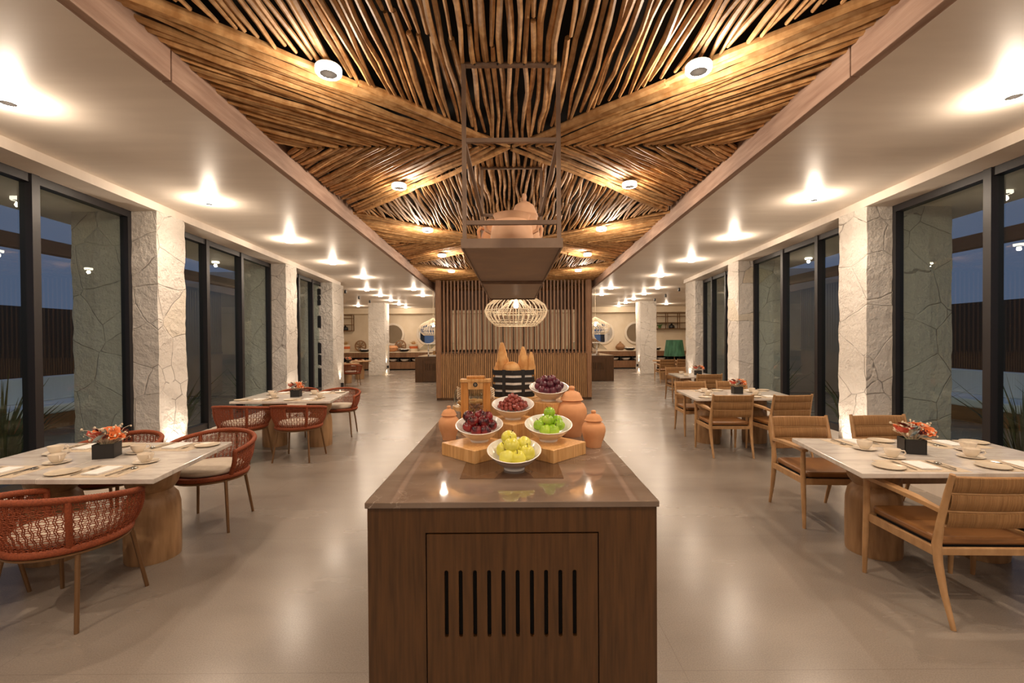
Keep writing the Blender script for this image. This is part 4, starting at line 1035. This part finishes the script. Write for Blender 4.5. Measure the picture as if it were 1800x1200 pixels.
def make_oak():
    t = thing('oak_armchair', 'x', 'chair')
    for s in (-1, 1):
        m = MB(); m.tube([(s*.262, .262, 0), (s*.262, .255, .2), (s*.262, .245, .40), (s*.262, .245, .60)], [.012, .017, .019, .0165], 12); m.build('front_leg', M['oak'], t)
        m = MB(); m.tube([(s*.240, -.312, 0), (s*.243, -.262, .16), (s*.246, -.232, .30), (s*.246, -.222, .40), (s*.243, -.240, .52), (s*.240, -.275, .68), (s*.238, -.302, .785)], [.0115, .0155, .020, .022, .018, .0155, .013], 12, flat=1.0); m.build('rear_leg', M['oak'], t)
        m = MB(); pts = [(s*.263, .272, .606), (s*.264, .20, .612), (s*.264, .05, .610), (s*.258, -.10, .602), (s*.250, -.18, .590), (s*.244, -.245, .580)]
        for (a, c), wa, wc in zip(zip(pts, pts[1:]), (.023, .025, .027, .026, .016), (.025, .027, .026, .016, .012)):
            m.add([(a[0]-wa, a[1], a[2]-.011), (a[0]+wa, a[1], a[2]-.011), (a[0]+wa, a[1], a[2]+.011), (a[0]-wa, a[1], a[2]+.011), (c[0]-wc, c[1], c[2]-.011), (c[0]+wc, c[1], c[2]-.011), (c[0]+wc, c[1], c[2]+.011), (c[0]-wc, c[1], c[2]+.011)],
                  [(0, 1, 2, 3), (7, 6, 5, 4), (0, 4, 5, 1), (1, 5, 6, 2), (2, 6, 7, 3), (3, 7, 4, 0)])
        m.build('armrest', M['oak'], t, 0)
        m = MB(); m.box(s*.252-.011, s*.252+.011, -.225, .245, .335, .382); m.build('side_rail', M['oak'], t, 0, bevel=.003)
    for y in (-.228, .245): m = MB(); m.box(-.25, .25, y-.011, y+.011, .335 if y > 0 else .345, .382); m.build('cross_rail', M['oak'], t, 0, bevel=.003)
    # cushion
    def rr_prism(m, w_, d, z0, z1, r, cy):
        pts = []
        for (sx, sy, a0) in ((1, 1, 0), (-1, 1, 90), (-1, -1, 180), (1, -1, 270)):
            for k in range(7): a = math.radians(a0+15*k); pts.append((sx*(w_-r)+r*math.cos(a), cy+sy*(d-r)+r*math.sin(a)))
        m.prism(pts, z0, z1)
    m = MB(); rr_prism(m, .236, .232, .388, .432, .035, .015); o = m.build('seat', M['leather'], t, 50, bevel=.014)
    m = MB(); m.box(-.22, .22, -.20, .22, .372, .388); m.build('seat_support', M['darkdeck'], t, 0)
    # three woven bands
    for k, (z0, z1) in enumerate(((.497, .585), (.590, .682), (.687, .775))):
        m = MB(); n = 84
        for i in range(n):
            x = -.230 + .460*(i+.5)/n; hw = .460/n/2*.98
            cv = -.018*(1-(x/.23)**2)
            def yb(z): return -.232 - (z-.40)*.172 + cv
            rim_ = []
            for a in range(8):
                q_ = 2*PI*a/8; zz = (z0+z1)/2 + (z1-z0)/2*math.cos(q_)*(1.0 if a % 2 == 0 else 1.22); yy = .0145*math.sin(q_)*1.1
                zz = min(max(zz, z0), z1); rim_.append((yb(zz)+yy, zz))
            inset = [(-hw, .88), (0, 1.0), (hw, .88)]
            vs_ = []; fs_ = []
            for xx, sc_ in inset:
                for (yy, zz) in rim_: c_y = yb((z0+z1)/2); vs_.append((x+xx, yb(zz)+(yy-yb(zz))*sc_, (z0+z1)/2+(zz-(z0+z1)/2)*(sc_*.5+.5)))
            for r_ in range(2):
                for a in range(8): fs_.append((r_*8+a, r_*8+(a+1) % 8, (r_+1)*8+(a+1) % 8, (r_+1)*8+a))
            m.add(vs_, fs_)
        m.build('woven_band', M['cord_i'], t, 50)
    m = MB()
    for z in (.505, .5875, .6845, .768): m.tube([(-.238, -.232-(z-.4)*.172, z), (-.12, -.2455-(z-.4)*.172, z), (0, -.250-(z-.4)*.172, z), (.12, -.2455-(z-.4)*.172, z), (.238, -.232-(z-.4)*.172, z)], .0075, 6)
    m.build('back_rung', M['oak'], t)
    return t
M['cord_i'] = tint_island(M['cord'].copy(), .16)
GW = 'rust woven armchairs at the left tables'; GO = 'oak armchairs at the right tables'
for x, y, rz, lb in (
    (-2.46, 2.51, .05, 'rust woven rope armchair seen from behind at the front left table, nearest the aisle'),
    (-3.12, 2.46, .02, 'rust woven rope armchair cut by the left picture edge at the front left table'),
    (-2.47, 3.70, PI+.10, 'rust woven rope armchair facing us at the aisle end of the front left table'),
    (-3.20, 3.62, PI-.05, 'rust woven rope armchair facing us behind the flowers of the front left table'),
    (-3.38, 5.69, -.06, 'rust woven rope armchair with back to us at the second left table, window side'),
    (-2.69, 5.71, .0, 'rust woven rope armchair with back to us at the second left table, aisle side'),
    (-2.73, 7.13, PI+.10, 'rust woven rope armchair facing us at the aisle end of the second left table'),
    (-3.42, 7.17, PI, 'rust woven rope armchair facing us behind the flowers of the second left table')):
    place(CA, 'woven', make_woven, (x, y, 0), rz, lb, GW)
for x, y, rz, lb in (
    (2.46, 2.58, -.03, 'oak armchair with woven back seen from behind, largest at the front right table'),
    (3.11, 2.55, -.03, 'oak armchair cut by the right picture edge at the front right table'),
    (2.53, 3.76, PI-.06, 'oak armchair facing us at the aisle end of the front right table'),
    (3.27, 3.78, PI, 'oak armchair facing us behind the flowers of the front right table'),
    (2.72, 5.88, -.05, 'oak armchair with back to us at the second right table, aisle side'),
    (3.40, 5.84, .06, 'oak armchair with back to us at the second right table, window side'),
    (2.86, 7.08, PI-.05, 'oak armchair facing us at the aisle end of the second right table'),
    (3.56, 7.12, PI, 'oak armchair facing us behind the flowers of the second right table'),
    (3.82, 9.12, 0, 'oak armchair with back to us at the third right table'),
    (3.95, 10.75, PI, 'oak armchair facing us at the third right table'),
    (5.15, 15.4, .0, 'oak armchair left of the green lampshade, far right'),
    (5.75, 15.5, .0, 'oak armchair below the green lampshade, far right')):
    place(CA, 'oak', make_oak, (x, y, 0), rz, lb, GO)

# ---------------------------------------------------------------- place settings
def make_plate():
    m = MB(); m.lathe([(0, 0), (.05, 0), (.072, .004), (.084, .011), (.083, .0125), (.07, .006), (0, .004)], 32); return tag(m.build('side_plate', M['plate']), 'x', 'plate')
def make_cup():
    t = thing('coffee_cup', 'x', 'cup')
    MB().lathe([(0, .003), (.022, 0), (.025, .003), (.036, .018), (.0445, .040), (.0465, .054), (.0445, .054), (.042, .040), (.033, .02), (0, .009)], 28).build('cup_body', M['ceramic'], t)
    MB().tube([(.043, 0, .046), (.062, 0, .048), (.068, 0, .034), (.058, 0, .020), (.037, 0, .018)], .0042, 8).build('cup_handle', M['ceramic'], t)
    return t
def make_saucer():
    m = MB(); m.lathe([(0, 0), (.04, 0), (.06, .005), (.072, .011), (.071, .0125), (.056, .007), (.03, .005), (0, .005)], 32); return tag(m.build('saucer', M['ceramic']), 'x', 'saucer')
def flatpoly(m, pts, z0, z1): m.prism(pts, z0, z1)
def make_fork():
    m = MB(); m.tube([(0, -.095, .003), (0, -.05, .004), (0, .0, .008), (0, .035, .005)], [.006, .0045, .0028, .004], 6, flat=.4)
    m.box(-.011, .011, .034, .050, .003, .0055)
    for x in (-.0095, -.0032, .0032, .0095): m.tube([(x, .048, .0045), (x, .075, .003), (x, .098, .007)], [.0018, .0017, .0008], 5)
    return tag(m.build('fork', M['steel']), 'x', 'fork')
def make_knife():
    m = MB(); m.tube([(0, -.105, .004), (0, -.02, .004), (0, 0, .004)], [.0065, .0055, .004], 6, flat=.5)
    m.prism([(-.004, -.002), (.006, -.002), (.009, .03), (.008, .09), (.0, .11), (-.004, .095)], .003, .0048)
    return tag(m.build('knife', M['steel']), 'x', 'knife')
def make_spoon():
    m = MB(); m.tube([(0, -.07, .003), (0, 0, .006), (0, .03, .005)], [.0045, .0022, .003], 6, flat=.4)
    m.sphere((0, .052, .006), .024, 14, 8, (.62, 1, .18)); return tag(m.build('spoon', M['steel']), 'x', 'spoon')
def make_napkin():
    m = MB(); m.box(-.052, .052, -.085, .085, .0, .006); m.box(-.050, .050, -.085, .083, .0062, .011); m.tube([(-.052, -.085, .0055), (-.052, .085, .0055)], .0055, 8)
    return tag(m.build('folded_napkin', M['linen'], bevel=.002), 'x', 'napkin')
def make_mat():
    m = MB(); m.box(-.19, .19, -.13, .13, 0, .0018); return tag(m.build('placemat', M['placemat'], smooth=0), 'x', 'placemat')
MAK = dict(plate=make_plate, cup=make_cup, saucer=make_saucer, fork=make_fork, knife=make_knife, spoon=make_spoon, napkin=make_napkin, placemat=make_mat)
NAM = dict(plate='beige stoneware side plate', cup='cream coffee cup', saucer='cream saucer', fork='steel fork', knife='steel knife', spoon='steel teaspoon', napkin='white folded napkin', placemat='thin beige placemat')
GRP = dict(plate='side plates on the tables', cup='coffee cups on the tables', saucer='saucers under the cups', fork='forks on the tables', knife='knives on the tables', spoon='teaspoons on the tables', napkin='folded napkins on the tables', placemat='placemats on the tables')
def setting(tab, x, yedge, side, who, cupx, tilt=0.0, full=True):
    tn = TAB[tab]['n']; cs = math.cos(tilt); sn = math.sin(tilt)
    def P(lx, ly): lx *= side; ly *= side; return (x+lx*cs-ly*sn, yedge+lx*sn+ly*cs)
    r0 = 0 if side > 0 else PI
    lay = [('placemat', 0.0, .155, 0, 0), ('napkin', .0, .145, .0018, -.05), ('fork', -.105, .145, .0018, .0), ('knife', .110, .145, .0018, .0), ('spoon', .145, .150, .0018, 0), ('plate', -.215, .115, 0, 0), ('saucer', cupx, .345, 0, 0), ('cup', cupx, .345, .006, -.6 if side > 0 else -2.4)]
    for kd, lx, ly, dz, dr in lay:
        a, b_ = P(lx, ly)
        place(CA, kd, MAK[kd], (a, b_, TZ+dz), r0+tilt+dr, '%s at the %s seat of the %s' % (NAM[kd], who, tn), GRP[kd])
setting('L1', -2.50, 2.62, 1, 'near aisle-side', .10, .0); setting('L1', -3.12, 2.62, 1, 'near window-side', .14, 0)
setting('L1', -2.52, 3.56, -1, 'far aisle-side', .12, -.06); setting('L1', -3.18, 3.55, -1, 'far window-side', .05, 0)
setting('R1', 2.48, 2.62, 1, 'near aisle-side', -.02, -.04); setting('R1', 3.10, 2.61, 1, 'near window-side', -.13, -.04)
setting('R1', 2.56, 3.54, -1, 'far aisle-side', .10, .03); setting('R1', 3.20, 3.48, -1, 'far window-side', .06, 0)
setting('L2', -2.74, 5.92, 1, 'near aisle-side', .08); setting('L2', -3.40, 5.93, 1, 'near window-side', .10)
setting('L2', -2.84, 7.02, -1, 'far aisle-side', .08); setting('L2', -3.46, 7.0, -1, 'far window-side', .08)
setting('R2', 2.76, 5.91, 1, 'near aisle-side', -.08); setting('R2', 3.42, 5.91, 1, 'near window-side', -.08)
setting('R2', 2.86, 6.95, -1, 'far aisle-side', .08); setting('R2', 3.54, 6.93, -1, 'far window-side', .08)
for i, (x, y, wh) in enumerate(((3.62, 9.5, 'near'), (3.72, 10.05, 'far'))):
    place(CA, 'saucer', None, (x, y, TZ), 0, 'cream saucer at the %s side of the third right table' % wh, GRP['saucer']); place(CA, 'cup', None, (x, y, TZ+.006), 0, 'cream coffee cup at the %s side of the third right table' % wh, GRP['cup'])

# flowers
def make_flowers():
    t = thing('flower_box', 'x', 'flower arrangement')
    m = MB(); s_ = .060; m.box(-s_, s_, -s_, s_, 0, .004)
    for a, c in (((-s_, -s_+.005), (-s_, s_)), ((s_-.005, s_), (-s_, s_)), ((-s_, s_), (-s_, -s_+.005)), ((-s_, s_), (s_-.005, s_))): m.box(a[0], a[1], c[0], c[1], 0, .098)
    m.build('box_vase', M['blackbox'], t, 0)
    m = MB(); m.box(-.053, .053, -.053, .053, .06, .085); m.build('moss_fill', M['leafgreen'], t, 0)
    q = random.Random(12)
    def bloom(r, n, layers):
        m = MB()
        for L_ in range(layers):
            rr_ = r*(1-.28*L_); el = .25+.45*L_
            for k in range(n):
                a = 2*PI*(k+.5*L_)/n+q.uniform(-.1, .1); ca, sa = math.cos(a), math.sin(a); w_ = rr_*.42
                p = lambda d, s2, z: (d*ca-s2*sa, d*sa+s2*ca, z)
                z1 = rr_*math.sin(el)*.7; z2 = rr_*math.sin(el); d1 = rr_*math.cos(el)*.6; d2 = rr_*math.cos(el)
                vs_ = [p(0, 0, 0), p(d1, -w_, z1), p(d1, w_, z1), p(d2, -w_*.7, z2), p(d2, w_*.7, z2), p(d2*1.12, 0, z2*.9), p(d1, 0, z1-.002)]
                m.add(vs_, [(0, 1, 6), (0, 6, 2), (1, 3, 5, 6), (6, 5, 4, 2)])
        m.sphere((0, 0, r*.22), r*.22, 8, 6); return m
    spec = [('orange', 'orange bloom', .030, 8, 3), ('coral', 'coral red bloom', .026, 7, 2), ('cream', 'cream seed head', .024, 9, 3), ('bluegrey', 'blue-grey bloom', .026, 10, 3), ('darkred', 'dark red leaf cluster', .026, 6, 2)]
    for i in range(20):
        kd = spec[[0, 2, 3, 1, 4, 0, 2, 1, 3, 0, 4, 2, 1, 0, 2, 3, 4, 1, 0, 2][i]]
        a = i*2.4; r = .018+.078*math.sqrt(i/20.0); z = .118+.072*math.cos(r*13)+q.uniform(-.014, .014)
        o = bloom(kd[2]*q.uniform(1.0, 1.4), kd[3], kd[4]).build('bloom', M[kd[0]], t, 60, (r*math.cos(a), r*math.sin(a), z)); o['label'] = kd[1]
        o.rotation_euler = (-math.sin(a)*r*9, math.cos(a)*r*9, a)
    m = MB()
    for k in range(46):
        a = q.uniform(0, 6.28); r = q.uniform(.05, .13); z = q.uniform(.11, .20)
        m.tube([(.02*math.cos(a), .02*math.sin(a), .08), (r*.7*math.cos(a), r*.7*math.sin(a), z), (r*math.cos(a), r*math.sin(a), z+q.uniform(-.01, .03))], [.0015, .0015, .001], 4)
        m.sphere((r*math.cos(a), r*math.sin(a), z+.01), q.uniform(.004, .009), 6, 4)
    m.build('dried_sprigs', M['cream'], t)
    return t
for x, y, rz, lb in ((-2.79, 3.12, .35, 'front left table'), (2.72, 3.10, -.35, 'front right table'), (-3.06, 6.42, .1, 'second left table'), (3.18, 6.45, -.1, 'second right table'), (3.96, 9.72, 0, 'third right table')):
    place(CA, 'flowers', make_flowers, (x, y, TZ), rz, 'orange and cream flowers in a black box on the '+lb, 'flower boxes on the tables')

# green floor lamp and far left table
t = thing('floor_lamp', 'floor lamp with a green fabric shade far back on the right', 'lamp', (4.62, 13.0, 0))
MB().lathe([(0, 0), (.16, 0), (.16, .02), (.02, .03), (0, .03)], 28).build('lamp_base', M['bronze'], t)
MB().tube([(0, 0, .02), (0, 0, 1.05)], .012, 8).build('lamp_pole', M['bronze'], t)
MB().lathe([(.285, .97), (.288, .97), (.225, 1.43), (.222, 1.43)], 40).build('lamp_shade', M['greenshade'], t)
MB().lathe([(0, 1.10), (.03, 1.12), (.035, 1.16), (0, 1.20)], 14).build('bulb', M['ceramic'], t)
def far_table(x, y, label):
    t = thing('round_table', label, 'table', (x, y, 0))
    MB().lathe([(0, .66), (.42, .66), (.425, .675), (.42, .69), (0, .69)], 36).build('tabletop', M['oak'], t)
    MB().lathe([(0, 0), (.16, 0), (.17, .3), (.14, .42), (.16, .5), (.14, .66), (0, .66)], 28).build('pedestal', M['drum'], t); return t
far_table(-5.75, 15.75, 'round wooden table with rust chairs far back on the left')
far_table(-5.85, 17.4, 'round wooden table behind the first far left table')
for x, y, rz, lb in ((-5.22, 14.75, .2, 'rust woven armchair at the nearer far left round table, back to us'), (-6.25, 18.1, 2.6, 'rust woven armchair farthest back beside the left pillar'), (-6.2, 14.9, -.3, 'rust woven armchair at the far left round table, window side')):
    dup(CA['woven'], (x, y, 0), rz, lb)
for i, (x, y) in enumerate(((-5.55, 15.6), (-5.95, 15.75), (-5.7, 17.3), (-6.0, 17.4))):
    dup(CA['cup'], (x, y, TZ), 0, 'cream cup on the far left round tables, %s from the camera' % ORD[i])
dup(CA['flowers'], (-5.72, 15.85, TZ), 0, 'flower box on the far left round table')
far_table(5.45, 16.3, 'round wooden table far right below the green lampshade')

# ---------------------------------------------------------------- outdoors
q = MB(); q.box(-30, 30, -12, 40, -.16, -.1); tag(q.build('garden_soil', M['soil'], smooth=0), 'dark garden ground outside the windows', 'ground', None, 'structure')
def make_tuft():
    m = MB(); q = random.Random(8)
    for _ in range(46):
        a = q.uniform(0, 6.28); L = q.uniform(.7, 1.5); el = q.uniform(.75, 1.45); r = L*math.cos(el)
        m.tube([(.05*math.cos(a), .05*math.sin(a), 0), (r*.45*math.cos(a), r*.45*math.sin(a), L*.55*math.sin(el)), (r*math.cos(a), r*math.sin(a), L*math.sin(el)*.9)], [.016, .013, .001], 4, flat=.3)
    return tag(m.build('spiky_plant', M['grass']), 'x', 'plant')
ti = 0
for s, sd in ((-1, 'left'), (1, 'right')):
    for (x, y, nm) in ((5.0, 3.4, 'beside the nearest window'), (6.1, 4.7, 'before the nearest outer pillar'), (5.3, 6.6, 'behind the second window'), (5.7, 7.7, 'by the second outer pillar'), (6.3, 5.6, 'farther out in the garden'), (5.9, 10.2, 'outside the third window')):
        ti += 1; o = place(CA, 'tuft', make_tuft, (s*x, y, -.1), ti*1.1, 'dark spiky garden plant %s on the %s' % (nm, sd), 'spiky plants outside the windows'); o.scale = (1, 1, 1)
    q = MB()
    q.box(-.09, .09, -5, 14, 2.85, 3.05); o = q.build('pergola_beam', M['pergola'], None, 0, (s*7.2, 0, 0)); tag(o, 'brown pergola beam outside the %s windows' % sd, 'beam')
    wallbox('wall_garden', [(s*9.8, -5), (s*9.9, -5), (s*9.9, 12.0), (s*9.8, 12.0)], -.1, 2.2, M['clad'])
    t = thing('garden_sofa', 'pale blue cushioned garden sofa outside the nearest %s window' % sd, 'sofa', (s*8.3, 8.0, -.1))
    q = MB(); q.box(-.4, .4, -1.2, 1.2, 0, .35); q.build('sofa_base', M['pergola'], t, 0)
    q = MB(); q.box(-.4, .4, -1.2, 1.2, .35, .5); q.build('seat_cushion', M['blueseat'], t, 0, bevel=.03)
    q = MB(); q.box(.3 if s > 0 else -.45, .45 if s > 0 else -.3, -1.2, 1.2, .5, .95); q.build('back_cushion', M['blueseat'], t, 0, bevel=.03)
